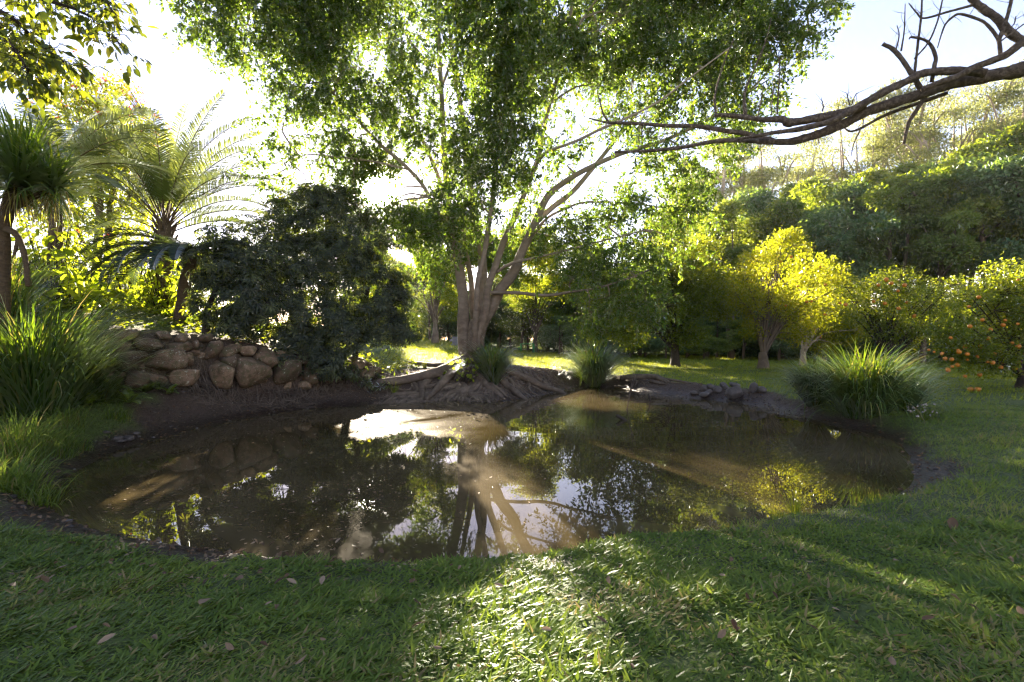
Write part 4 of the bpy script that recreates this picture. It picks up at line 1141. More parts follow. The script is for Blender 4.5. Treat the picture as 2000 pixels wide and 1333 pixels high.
def shrub(name, label, base, lobes, Rw, dens, stems, mat, bark, group=None, gaps=True, nl=8):
    t = thing(name, label, 'shrub', base, group)
    cr, st = MB(), MB()
    for (px, py, Y, ra, rb, rc) in lobes:
        c = W(px, py, Y)
        ar = 4 * math.pi * ((ra * rb) ** 1.6 / 3 + (ra * rc) ** 1.6 / 3 + (rb * rc) ** 1.6 / 3) ** (1 / 1.6)
        k = int(ar * dens)
        u = unit(rng.normal(size=(k, 3)))
        rad = 1.06 - np.abs(rng.normal(0, .30, k))
        # lumpy surface
        rad *= 1 + .55 * (noise3(u * np.array([ra, rb, rc]) + c, 1.9, 8) - .5) * 2
        P = c + u * rad[:, None] * np.array([ra, rb, rc])
        N = unit(u + np.array([0, -.1, .55]) + rng.normal(0, .28, u.shape))
        kp = (P[:, 2] > ground(P[:, 0], P[:, 1], False) + .05) & (noise3(P, 2.4, 6) > .37)
        if gaps:
            kp &= sunlit(P, None, .9, .2)
        P, N = P[kp], N[kp]
        if len(P):
            whorls(cr, P, N, np.full(len(P), Rw) * rng.uniform(.7, 1.2, len(P)), nl, .28, .35, np.where(rng.random(len(P)) < .12, .95, rng.normal(.42, .22, len(P))))
            kk = rng.random(len(P)) < .3
            twigs(st, c + (P[kk] - c) * .55, P[kk], .012, .006)
    for pts, r in stems:
        s1 = MB(); tube(s1, pts, r, 8, None, 0, .5, .08); s1.build('stem', bark, t)
    st.build('twigs', bark, t, kind='stuff')
    cr.build('crown', mat, t)
    return t


b0 = W(640, 745, 15.3)
umb = shrub('umbrella_shrub', 'big dark umbrella shrub overhanging the boulder wall beside the fig', (b0[0] - .4, b0[1] + .6, H1(b0[0] - .4, b0[1] + .6)),
            [(640, 430, 16.6, 1.35, 1.4, 1.2), (580, 450, 16.2, 1.3, 1.3, 1.1), (530, 500, 15.6, 1.2, 1.2, 1.1), (700, 480, 16.6, 1.3, 1.3, 1.25), (640, 520, 15.8, 1.5, 1.4, 1.3), (560, 560, 15.0, 1.4, 1.2, 1.2),
             (740, 540, 16.6, 1.0, 1.1, 1.0), (700, 590, 15.8, 1.4, 1.3, 1.1), (610, 620, 14.9, 1.3, 1.1, 1.0), (760, 600, 16.2, .75, .9, .8), (740, 650, 15.7, 1.0, 1.0, .85), (670, 660, 15.0, 1.0, .9, .8), (790, 700, 15.9, .6, .7, .6), (750, 710, 15.6, .7, .7, .5),
             (560, 660, 14.2, .8, .8, .6), (690, 710, 14.9, .7, .6, .45), (620, 690, 14.5, .5, .5, .4), (620, 385, 16.6, .7, .8, .5), (665, 385, 16.8, .6, .7, .45), (560, 400, 16.4, .6, .7, .5), (790, 650, 15.9, .8, .9, .8), (812, 722, 15.6, .45, .6, .4), (735, 738, 15.1, .5, .5, .35), (640, 715, 14.4, .55, .5, .4), (560, 705, 13.9, .5, .5, .35), (520, 600, 14.4, .9, .9, .8), (780, 560, 16.6, .6, .8, .7), (600, 690, 14.5, .7, .6, .5), (660, 700, 14.8, .7, .6, .45), (710, 690, 15.0, .8, .7, .5)],
            .20, 33, [([W(640, 745, 16.2), W(640, 640, 16.2), W(630, 540, 16.3)], [.14, .11, .07]), ([W(690, 745, 16.4), W(700, 650, 16.4), W(720, 560, 16.5)], [.11, .09, .06]), ([W(580, 730, 15.4), W(575, 640, 15.4), W(550, 560, 15.2)], [.1, .08, .05])],
            M['dark_leaf'], M['dark_bark'])
b1 = W(396, 750, 12.55)
um2 = shrub('umbrella_shrub', 'smaller dark umbrella shrub with a crooked black stem in front of the wall', (b1[0], b1[1], b1[2]),
            [(440, 520, 13.3, .95, .95, .8), (470, 580, 13.2, 1.0, .9, .8), (420, 590, 12.9, .75, .7, .55), (500, 620, 13.4, .75, .7, .6), (430, 480, 13.6, .7, .8, .5), (490, 500, 14.0, .8, .8, .7), (390, 600, 12.9, .45, .5, .4), (450, 640, 13, .5, .5, .35), (400, 540, 13.2, .5, .5, .35), (380, 500, 13.8, .45, .5, .3)],
            .20, 34, [([W(404, 758, 12.2), W(390, 722, 12.45), W(392, 690, 12.6), W(402, 655, 12.8), W(404, 610, 12.9), (W(425, 560, 13.1))], [.20, .16, .13, .10, .08, .05])],
            M['dark_leaf'], M['dark_bark'])
# hair roots that hang from under the wall
hr = MB()
for k in range(210):
    px = rng.choice([rng.normal(430, 30), rng.normal(560, 30), rng.normal(340, 28), rng.uniform(340, 735), rng.normal(640, 30)])
    Yw = on_wall(px, .1)
    c = W(px, 748, Yw)
    c[2] = float(ground(c[:1], c[1:2])[0]) + rng.uniform(.05, .25)
    L = rng.uniform(.3, 1.0); az = rng.normal(-1.6, .7)
    q = c[:2] + L * np.array([math.cos(az), math.sin(az)]) * np.array([1, 1])
    Pp = root_path(c, q, 6, 2.5, .6, .012)
    Pp[0, 2] = c[2]; Pp[1, 2] = max(Pp[1, 2], c[2] * .6 + Pp[1, 2] * .4)
    tube(hr, Pp, np.linspace(rng.uniform(.007, .018), .003, 6), 4, 9, 0, .8)
hr.build('hanging_root', M['root_bark'], umb, kind='stuff')


# ------------------------------------------------------------------ feather-leaved palms
def frond(mb, base, az, th0, bend, L, leaf_len, m_=48, w=.03, droop=.35, vee=.35, start=.12, rr=.018, fwd=.55, mat_r=1, tint=.5, pw=1.4):
    k = 22
    P = np.array(base, float); pts = [P.copy()]; T = []
    H = np.array([math.cos(az), math.sin(az), 0])
    for i in range(k):
        th = th0 - bend * ((i + .5) / k) ** pw
        d = H * math.cos(th) + np.array([0, 0, math.sin(th)])
        T.append(d); P = P + d * L / k; pts.append(P.copy())
    pts = np.array(pts); T = np.array(T + [T[-1]])
    tube(mb, pts[::2], np.linspace(rr, rr * .2, 12), 5, 23, mat_r, .5, 0, False)
    u = np.linspace(start, .985, m_)
    idx = u * k; i0 = np.minimum(idx.astype(int), k - 1); fr = (idx - i0)[:, None]
    c = pts[i0] * (1 - fr) + pts[i0 + 1] * fr
    t = T[i0]
    sd = np.array([-math.sin(az), math.cos(az), 0.0])
    up = unit(np.cross(t, np.broadcast_to(sd, t.shape))) * -1
    up = np.where((up[:, 2:3] < 0) & (np.abs(t[:, 2:3]) < .98), -up, up)
    prof = np.sin(np.pi * (.10 + .86 * u)) ** .55 * (1 - .25 * u)
    for s_ in (-1, 1):
        d = unit(t * fwd + sd[None] * s_ * (1 - .3 * fwd) + up * vee + rng.normal(0, .06, t.shape))
        ll = leaf_len * prof * rng.uniform(.85, 1.08, m_)
        # two joints so the leaflets hang at their ends
        S = unit(np.cross(d, up + d * .01)) * (w * .5)
        S = unit(t - d * (t * d).sum(1, keepdims=True)) * (w * .5)
        m1 = c + d * (ll * .5)[:, None] + np.array([0, 0, -1.0]) * (droop * ll * .10)[:, None]
        e = c + d * (ll * .95)[:, None] + np.array([0, 0, -1.0]) * (droop * ll * .45)[:, None]
        V = np.stack([c + S * .6, c - S * .6, m1 + S, m1 - S, e], 1)
        kk = np.arange(m_)[:, None, None] * 5
        mb.add(V, (kk + np.array([[2, 3, 4]])[None]).reshape(-1, 3), (kk + np.array([[0, 1, 3, 2]])[None]).reshape(-1, 4), np.repeat(np.clip(rng.normal(tint, .15, m_), 0, 1), 5), 0)


pb = W(322, 452, 16.0)
pz = H1(pb[0], pb[1])
palm = thing('feather_palm', 'tall backlit feather palm with upright arching fronds behind the wall', 'palm', (pb[0], pb[1], pz))
mbt = MB(); tube(mbt, [(pb[0], pb[1], pz - .2), (pb[0] - .05, pb[1], pz + 1.4), pb - np.array([0, 0, .35]), pb + np.array([0, 0, .25])], [.26, .22, .27, .16], 12, 24, 0, .5, .05)
for k in range(26):   # old leaf bases
    a = k * 2.4; zz = pb[2] - 1.3 + k * .055
    e = np.array([math.cos(a), math.sin(a), 0])
    tube(mbt, [np.array([pb[0], pb[1], zz]) + e * .2, np.array([pb[0], pb[1], zz + .35]) + e * .36], [.06, .03], 5, 3, 0, .5)
mbt.build('trunk', M['palm_bark'], palm)
PF = [(85, 1.52, .35, 4.9), (60, 1.46, .65, 5.0), (20, 1.36, .85, 5.0), (5, 1.22, 1.0, 4.8), (-12, 1.08, 1.1, 4.5), (10, .95, 1.15, 4.2), (-20, .82, 1.15, 4.0), (20, .62, 1.1, 3.7), (0, .42, .9, 3.4), (-40, 1.0, 1.2, 4.2), (-60, 1.2, 1.1, 4.4),
      (175, 1.48, .75, 5.2), (150, 1.36, 1.0, 5.0), (190, 1.25, 1.1, 5.0), (165, 1.1, 1.2, 4.7), (200, .95, 1.2, 4.5), (180, .75, 1.1, 4.2), (160, .5, 1.0, 4.0), (-140, 1.0, 1.2, 4.2), (-120, 1.25, 1.1, 4.4), (120, 1.36, 1.0, 4.8), (95, 1.2, 1.2, 4.6), (-95, 1.36, 1.0, 4.2), (40, 1.0, 1.2, 4.4),
      (0, 1.42, .6, 5.0), (30, 1.15, 1.1, 4.6), (-5, .7, 1.2, 3.9), (170, 1.32, .9, 5.2), (185, 1.0, 1.2, 4.8), (140, 1.15, 1.1, 4.8)]
for az, th, be, L in PF:
    mbf = MB(); frond(mbf, pb + rng.normal(0, .06, 3), RAD(az), th, be, L * 1.0, .88, 96, .034, .5, .3, .22, .026, .62, 1, .5)
    mbf.build('frond', [M['palm_leaf'], M['palm_bark']], palm)

pb2 = W(105, 345, 13.2)
pz2 = H1(pb2[0], pb2[1])
palm2 = thing('feather_palm', 'wispy grey-green feather palm behind the spiky rosette tree', 'palm', (pb2[0], pb2[1], pz2))
mbt = MB(); tube(mbt, [(pb2[0], pb2[1], pz2 - .2), (pb2[0] + .05, pb2[1], pz2 + 2), pb2], [.2, .15, .17], 10, 18, 0, .5, .05)
mbt.build('trunk', M['palm_bark'], palm2)
for az, th, be, L in [(60, 1.35, .8, 3.0), (20, 1.15, .9, 3.2), (10, .9, .9, 3.2), (-5, .7, .9, 3.1), (5, .4, .9, 3.0), (-20, .15, .8, 2.8), (30, .6, 1.1, 3.0), (150, 1.3, 1, 3), (180, 1, 1.1, 3), (-60, .9, 1.2, 2.8), (-120, 1.1, 1.2, 2.8), (90, 1.0, 1.2, 3), (-90, .6, 1.2, 2.6), (200, .6, 1.1, 2.8)]:
    mbf = MB(); frond(mbf, pb2 + rng.normal(0, .05, 3), RAD(az), th, be, L, .80, 64, .034, .55, .2, .25, .022, .55, 1, .4)
    mbf.build('frond', [M['palm_leaf'], M['palm_bark']], palm2)

pb3 = W(-75, 120, 7.0)
palm3 = thing('lime_palm', 'bright yellow-green palm whose backlit fronds hang in at the left edge of the frame', 'palm', (pb3[0], pb3[1], H1(pb3[0], pb3[1])))
mbt = MB(); tube(mbt, [(pb3[0], pb3[1], H1(pb3[0], pb3[1]) - .1), (pb3[0] - .1, pb3[1] + .1, 3.0), pb3], [.16, .13, .1], 10, 16, 0, .5, .03); mbt.build('trunk', M['palm_bark'], palm3)
for az, th, be, L in [(5, .45, 1.5, 1.25), (-15, .3, 1.6, 1.2), (25, .6, 1.6, 1.2), (-40, .2, 1.4, 1.1), (50, .9, 1.5, 1.4), (150, .9, 1.5, 1.4), (200, .6, 1.5, 1.4), (100, 1.2, 1.4, 1.4), (-100, .6, 1.5, 1.3)]:
    mbf = MB(); frond(mbf, pb3, RAD(az), th, be, L, .62, 34, .034, .9, .1, .2, .016, .75, 1, .5)
    mbf.build('frond', [M['lime_palm_leaf'], M['palm_bark']], palm3)

cb = W(372, 500, 13.6)
cyc = thing('cycad', 'dark blue-green cycad with long drooping combed fronds above the wall', 'cycad', (cb[0] - .1, cb[1] + .1, H1(cb[0] - .1, cb[1] + .1)))
mbt = MB(); zz = H1(cb[0], cb[1]); tube(mbt, [(cb[0] - .35, cb[1] + .2, zz - .1), (cb[0] - .3, cb[1] + .15, zz + .5), (cb[0] - .05, cb[1] + .05, cb[2] - .3), cb], [.24, .2, .2, .14], 10, 18, 0, .5, .1); mbt.build('trunk', M['palm_bark'], cyc)
for az, th, be, L in [(180, .60, 1.5, 2.0), (195, .45, 1.5, 2.1), (165, .5, 1.4, 2.0), (205, .35, 1.6, 2.0), (215, .25, 1.6, 1.9), (225, .3, 1.8, 1.9), (240, .2, 1.7, 1.8), (250, .35, 1.9, 1.8), (265, .2, 1.9, 1.7), (185, .2, 1.4, 2.0), (200, .1, 1.5, 1.9), (230, .05, 1.6, 1.7), (280, .3, 1.8, 1.5),
                      (150, .7, 1.5, 1.9), (130, .6, 1.5, 1.8), (300, .4, 1.7, 1.4), (0, .6, 1.6, 1.5), (40, .7, 1.6, 1.5), (80, .7, 1.6, 1.6), (190, .8, 1.8, 2.1), (175, .02, 1.2, 1.9), (212, .6, 1.9, 2.0)]:
    mbf = MB(); frond(mbf, cb + rng.normal(0, .04, 3), RAD(az + rng.normal(0, 4)), th, be * .92, L * 1.4, .38, 96, .024, .15, .25, .08, .022, .5, 1, .4)
    mbf.build('frond', [M['cycad_leaf'], M['dark_bark']], cyc)

# spiky rosette tree at the left edge
rb = W(40, 362, 9.0)
ros = thing('rosette_tree', 'spiky rosette tree with long sword leaves and forked dark trunk at the left edge', 'tree', (W(8, 520, 9.1)[0], 9.1, H1(W(8, 520, 9.1)[0], 9.1)))
mbt = MB()
gz = ros.location[2]
tube(mbt, [(ros.location[0] - .1, 9.1, gz - .2), W(4, 500, 9.1), W(8, 440, 9.05), W(22, 400, 9.0), rb], [.14, .11, .11, .13, .12], 10, 20, 0, .5, .12)
tube(mbt, [W(6, 446, 9.05), W(28, 455, 9), W(42, 480, 9), W(50, 510, 9), W(56, 560, 9)], [.07, .06, .05, .04, .05], 7, 16, 0, .5, .1)
tube(mbt, [W(35, 470, 9), W(30, 490, 8.95), W(24, 505, 8.9)], [.04, .03, .01], 6, 8, 0, .5)
tube(mbt, [W(22, 402, 9), W(48, 396, 9.05), W(85, 375, 9.1)], [.09, .07, .05], 7, 10, 0, .5)
mbt.build('trunk', M['palm_bark'], ros)
for (c, k, Lr) in ((rb, 380, 1.45), (W(105, 366, 9.1), 170, 1.05), (W(-30, 330, 9.0), 160, 1.3), (W(60, 330, 9.4), 150, 1.2)):
    mbx = MB()
    az = rng.uniform(0, 6.283, k); th = rng.uniform(-.35, 1.45, k)
    blades(mbx, c + rng.normal(0, .05, (k, 3)), az, th, rng.uniform(.25, 1.0, k), Lr * rng.uniform(.7, 1.1, k), rng.uniform(.036, .056, k), np.clip(rng.normal(.4, .22, k), 0, .88), 6, 1.6)
    k2 = 46
    az = rng.uniform(0, 6.283, k2)
    blades(mbx, c + rng.normal(0, .06, (k2, 3)) - np.array([0, 0, .1]), az, rng.uniform(-.9, -.2, k2), rng.uniform(.6, 1.3, k2), rng.uniform(.5, .95, k2), .024, rng.uniform(.93, 1, k2), 5, .8)
    mbx.build('rosette', M['strap_leaf'], ros)

# red-flowered tree, thin crown
fb = W(188, 580, 20.0)
flo = thing('flowering_tree', 'thin-crowned tree with red flower sprays behind the palms', 'tree', (fb[0], fb[1], H1(fb[0], fb[1])))
mbt, crn, flw = MB(), MB(), MB()
fz = flo.location[2]
LT = []
for pts, r in [([(186, 575), (190, 520), (193, 450), (195, 380), (190, 300), (180, 220)], [.26, .17, .14, .1, .06, .03]), ([(192, 580), (205, 540), (212, 470), (215, 400), (235, 320), (250, 250)], [.22, .14, .12, .1, .06, .03]), ([(180, 515), (160, 470), (145, 420), (120, 360), (90, 300)], [.1, .08, .06, .04, .02]),
               ([(212, 450), (240, 400), (280, 350), (320, 300)], [.08, .06, .04, .02]), ([(193, 420), (170, 360), (140, 280), (130, 200)], [.07, .05, .03, .02]), ([(150, 440), (110, 440), (70, 450)], [.04, .03, .02]), ([(215, 380), (260, 300), (290, 240), (310, 260)], [.06, .04, .03, .02])]:
    Pp = np.array([W(a, b, 20 + rng.normal(0, .3)) for a, b in pts]); tube(mbt, Pp, r, 7, None, 0, .5, .05); LT.append(catmull(Pp, 14)[3:])
LT = np.concatenate(LT)
mbt.build('trunk', M['forest_bark'], flo)
for (px, py, R, dn, fl) in [(150, 180, 1.3, .8, 26), (200, 210, 1.3, .9, 20), (240, 220, 1.2, .9, 40), (285, 270, 1.1, .8, 30), (310, 330, 1.0, .7, 16), (110, 230, 1.4, .9, 10), (170, 290, 1.6, .9, 14), (230, 310, 1.4, .9, 14), (270, 380, 1.3, .8, 10), (120, 330, 1.3, .7, 6), (90, 400, 1.2, .5, 5), (150, 420, 1.3, .7, 6), (210, 430, 1.4, .9, 8), (250, 460, 1.2, 1, 6),
                            (100, 470, 1.0, .6, 3), (160, 490, 1.0, .6, 4), (220, 510, 1.0, .9, 3), (60, 440, .9, .5, 2), (180, 160, .8, .6, 12), (230, 170, .7, .6, 12), (255, 180, .5, .5, 10), (90, 300, 1.4, .9, 4), (190, 360, 1.5, 1, 5), (240, 260, 1.3, .9, 8), (300, 400, 1.1, .9, 4), (330, 380, 1, .8, 4), (130, 260, 1.3, 1, 5), (60, 340, 1.3, .8, 2), (180, 250, 1.4, 1, 6)]:
    c = W(px, py, 20 + rng.normal(0, .6)); k = int((1000 if py > 260 else 560) * R * R * dn)
    P = c + unit(rng.normal(size=(k, 3))) * (rng.random((k, 1)) ** .5) * R
    P = P[noise3(P, 1.6, 12) > .40]
    kq = rng.choice(len(P), min(len(P), 26), replace=False)
    tip = P[kq]
    near = LT[np.argmin(((tip[:, None] - LT[None]) ** 2).sum(-1), 1)]
    twigs(mbt if False else crn, near + (tip - near) * .3, tip, .012, .004, 1)
    leaves(crn, P, rng.normal(size=P.shape) + np.array([0, 0, -.3]), rng.normal(0, .6, P.shape) + np.array([0, 0, 1]), rng.uniform(.12, .24, len(P)), rng.uniform(.06, .10, len(P)), np.clip(rng.normal(.5, .2, len(P)), 0, 1), .15)
    for q in range(int(fl * .55)):
        fc = c + unit(rng.normal(size=3)) * R * rng.uniform(.6, 1.05) + np.array([0, -.2, .2])
        kk = 6
        leaves(flw, fc + rng.normal(0, .05, (kk, 3)), rng.normal(size=(kk, 3)) + np.array([0, 0, .3]), rng.normal(size=(kk, 3)), rng.uniform(.07, .15, kk), rng.uniform(.04, .08, kk), rng.random(kk), .2)
crn.build('crown', [M['citrus_leaf'], M['forest_bark']], flo)
flw.build('blossom', M['red_flower'], flo)

# sunlit broad leaves in the bed behind the wall
for i, (px, py, Y, R, k, Ll, lab) in enumerate([(140, 575, 12.5, .9, 26, .55, 'large lobed glowing green plant behind the tall left grass'), (205, 625, 14.5, .9, 60, .3, 'low lime-green plant by the left end of the wall'),
                                                (250, 610, 15.5, 1.0, 70, .32, 'broad-leaved plant between the wall and the brown twin trunks'), (300, 620, 15.5, 1.0, 80, .25, 'bright leafy plant beneath the cycad fronds'), (215, 580, 17, 1.1, 60, .36, 'glowing yellow-green plant under the flowering tree'),
                                                (285, 575, 18, 1.3, 80, .3, 'sunlit shrub beyond the cycad'), (430, 640, 16.5, 1.0, 90, .22, 'small lime plant behind the crooked black stem'), (340, 640, 14.6, .7, 70, .18, 'low sunlit ground plant beside the cycad trunk'),
                                                (520, 670, 17.5, 1.0, 110, .2, 'bright undershrub behind the big umbrella shrub'), (60, 575, 13.5, 1.2, 70, .4, 'yellow-green leafy plant at the far left behind the grass'), (318, 505, 15.4, .8, 90, .3, 'leafy plant climbing round the trunk of the tall feather palm'), (108, 455, 12.9, .8, 90, .28, 'leafy plant round the trunk of the wispy palm'), (265, 470, 16.5, 1.1, 120, .28, 'tall leafy plant left of the tall feather palm'), (170, 520, 15, .9, 90, .28, 'tall leafy plant in front of the brown twin trunks')]):
    c = W(px, py, Y); gz = H1(c[0], c[1])
    t = thing('leafy_plant', lab, 'plant', (c[0], c[1], gz), 'sunlit plants in the bed behind the wall')
    s_, f_ = MB(), MB()
    az = rng.uniform(0, 6.283, k); rr_ = rng.uniform(.1, 1, k) ** .6 * R
    hh = np.maximum(.15, (c[2] - gz) * (rng.uniform(.25, 1.1, k) if c[2] - gz > 1.2 else 1.0) + rng.normal(.1, .30, k))
    A = np.stack([c[0] + .15 * rr_ * np.cos(az), c[1] + .15 * rr_ * np.sin(az), np.full(k, gz)], -1)
    B = np.stack([c[0] + rr_ * np.cos(az), c[1] + rr_ * np.sin(az), gz + hh], -1)
    twigs(s_, A, B, .012, .006)
    D = unit(np.stack([np.cos(az), np.sin(az), rng.normal(-.35, .35, k)], -1))
    oval_leaves(f_, B, D, np.stack([0 * az, 0 * az, 1 + 0 * az], -1) + rng.normal(0, .35, (k, 3)), Ll * rng.uniform(.7, 1.2, k), Ll * .55 * rng.uniform(.7, 1.2, k), np.clip(rng.normal(.5, .25, k), 0, 1), .15, 0, .25)
    kk = rng.integers(0, k, k * 2)
    oval_leaves(f_, A[kk] + (B[kk] - A[kk]) * rng.uniform(.3, .95, (len(kk), 1)), rng.normal(size=(len(kk), 3)), np.array([0, 0, 1]) + rng.normal(0, .4, (len(kk), 3)), Ll * rng.uniform(.5, .9, len(kk)), Ll * .4, np.clip(rng.normal(.5, .25, len(kk)), 0, 1), .15, 0, .25)
    s_.build('stem', M['dark_bark'], t); f_.build('foliage', M['bed_leaf'], t)

# ------------------------------------------------------------------ strap-leaved clumps round the pond
def clump(name, label, px, py_base, Y, height, spread, k, w, group=None, bend=(.7, 2.2), mat='strap_leaf', zb=None, lean=None, tint=.42, segs=8, r0=None):
    c = W(px, py_base, Y)
    c[2] = H1(c[0], c[1]) if zb is None else zb
    r0 = r0 or spread * .16
    a = rng.uniform(0, 6.283, k); rr_ = r0 * np.sqrt(rng.random(k))
    B = np.stack([c[0] + rr_ * np.cos(a), c[1] + rr_ * np.sin(a), np.full(k, c[2] - .04)], -1)
    B[:, 2] = ground(B[:, 0], B[:, 1], False) * .5 + c[2] * .5 - .05
    az = a + rng.normal(0, .5, k)
    if lean is not None:
        kk = rng.random(k) < lean[1]
        az = np.where(kk, lean[0] + rng.normal(0, .6, k), az)
    th = 1.54 - np.abs(rng.normal(0, .30, k)) - rr_ / r0 * .15
    L = height * rng.uniform(.75, 1.25, k) * 1.08
    mb = MB()
    blades(mb, B, az, th, rng.uniform(*bend, k), L, w * rng.uniform(.7, 1.2, k), np.clip(np.where(rng.random(k) < .08, .97, rng.normal(tint, .27, k)), 0, 1), segs, 1.9)
    o = mb.build(name, M[mat], None, c, None)
    return tag(o, label, 'grass clump', group)


GC = 'strap-leaved clumps round the pond'
clump('strap_clump', 'strap-leaved clump growing against the fig trunk', 962, 735, 16.3, 1.55, 1.0, 620, .030, GC)
clump('strap_clump', 'round fountain-like strap-leaved clump on the far bank', 1162, 738, 20.0, 1.95, 1.25, 1500, .032, GC, (.6, 2.6))
clump('strap_clump', 'largest dark strap-leaved clump overhanging the right bank', 1690, 812, 10.9, 1.62, 1.5, 1200, .034, GC, (.8, 2.5), lean=(-2.2, .25), r0=.40)
clump('strap_clump', 'strap-leaved clump on the left side of the largest right-bank clump', 1592, 788, 12.6, 1.35, 1.2, 620, .032, GC, (.9, 2.4), lean=(-2.6, .3))
clump('strap_clump', 'small upright strap-leaved clump on the right side of the largest right-bank clump', 1772, 806, 11.2, 1.15, .7, 300, .032, GC, (.6, 1.9))
clump('strap_clump', 'tall arching grass clump towering at the left edge of the pond', 62, 790, 8.6, 2.15, 1.4, 1250, .030, GC, (.7, 2.1), r0=.55, tint=.3)
clump('strap_clump', 'arching grass clump between the tall left clump and the wall', 150, 790, 9.4, 1.35, 1.1, 620, .022, GC, (.7, 2.2))
clump('strap_clump', 'low dark grass clump at the foot of the wall', 195, 795, 9.7, .75, .8, 300, .017, GC, (.8, 2.3))
clump('strap_clump', 'small dark tuft growing out from under the wall boulders', 308, 758, 11.2, .42, .5, 110, .016, GC, (1.0, 2.6))
clump('strap_clump', 'backlit grass clump behind the tall left clump', 10, 700, 10.2, 1.9, 1.2, 500, .018, GC, (.6, 1.9), tint=.6)
for i, (px, py, Y, h, sp, k, lab) in enumerate([(40, 880, 6.6, .75, .8, 900, 'soft fine grass tussock glowing lime at the left edge'), (15, 960, 5.6, .62, .7, 700, 'soft fine grass tussock low on the left shore'), (95, 850, 7.2, .6, .8, 600, 'soft fine grass tussock below the tall left clump'), (75, 985, 5.5, .45, .5, 330, 'thin grass tussock leaning into the water at the left corner'), (150, 858, 7.9, .3, .6, 260, 'short grass tussock on the muddy left bank'),
                                                (225, 832, 9.3, .28, .7, 280, 'short grass tussock below the wall'), (130, 820, 8.2, .45, .7, 420, 'ragged grass tussock above the muddy left bank')]):
    clump('grass_tussock', lab, px, py, Y, h, sp, k // 3, .015, 'fine grass tussocks on the left shore', (.9, 2.4), 'grass', tint=.32, segs=6, r0=sp * .35, lean=(-.2, .35))
for (px, py, h, k, lab) in [(1552, 1003, .30, 90, 'sunlit tuft of grass standing in the shallow water'), (1515, 1015, .2, 40, 'little grass tuft beside the taller sunlit one at the water edge')]:
    x, y = WP(px, py)
    clump('grass_tuft', lab, px, py, y, h, .22, k, .007, 'grass tufts in the shallows', (.2, 1.3), 'lawn', zb=ZW, tint=.6, segs=5)
for (px, py, Y, h, k, lab) in [(725, 1112, 4.15, .10, 60, 'seedling weed sprouting at the near water edge'), (1135, 735, 20.5, .4, 60, 'low yellow weed left of the round clump'), (770, 752, 15.4, .45, 50, 'thin green blades beside the hooked root'), (1480, 762, 16.5, .3, 120, 'bright grass tuft by the pond rocks'), (830, 716, 17.8, .25, 90, 'sunlit grass tuft behind the long fig root')]:
    clump('weed_tuft', lab, px, py, Y, h, .25, k, .012, 'weeds on the bank', (.3, 1.6), 'lawn', tint=.6, segs=4)
# ferns on the bank under the wall
for px, py, L, lab in [(218, 772, .55, 'fern at the foot of the wall below the flat grey stone'), (252, 790, .48, 'fern lowest on the bank below the wall'), (285, 768, .42, 'small fern beneath the long low wall stone'), (172, 792, .6, 'larger fern at the right foot of the tall left grass clump'), (330, 772, .32, 'tiny fern on the mossy bank under the wall')]:
    c = hit(px, py)
    fe = thing('fern', lab, 'fern', c, 'ferns on the bank under the wall')
    for q in range(13):
        mbf = MB(); frond(mbf, c, rng.uniform(0, 6.28), rng.uniform(.5, 1.3), rng.uniform(.9, 1.5), L * rng.uniform(.7, 1.1), L * .28, 22, .022, .2, .1, .1, .004, .35, 1, .5)
        mbf.build('frond', [M['grass'], M['dark_bark']], fe)
# small leafy vine at the foot of the fig
c = W(905, 722, 16.1)
iv = thing('leafy_plant', 'small bright-leaved plant growing between the fig roots', 'plant', (c[0], c[1], H1(c[0], c[1])))
a_, b_ = MB(), MB()
k = 60; P = c + rng.normal(0, 1, (k, 3)) * np.array([.32, .15, .22]) + np.array([.05, -.1, .05])
twigs(a_, np.repeat(np.array(iv.location)[None], k, 0), P, .006, .003)
oval_leaves(b_, P, rng.normal(size=(k, 3)) + np.array([0, -.3, -.3]), np.array([0, -.5, .8]) + rng.normal(0, .3, (k, 3)), rng.uniform(.1, .18, k), rng.uniform(.07, .12, k), rng.random(k), .1)
a_.build('stem', M['dark_bark'], iv); b_.build('foliage', M['bed_leaf'], iv)


# ------------------------------------------------------------------ fruit trees on the lawn
OV, OT = ico(2)
o_me = MB().add(OV * np.array([1, 1, .92]), OT, None, .5, 0, True).mesh('orange', M['orange'])


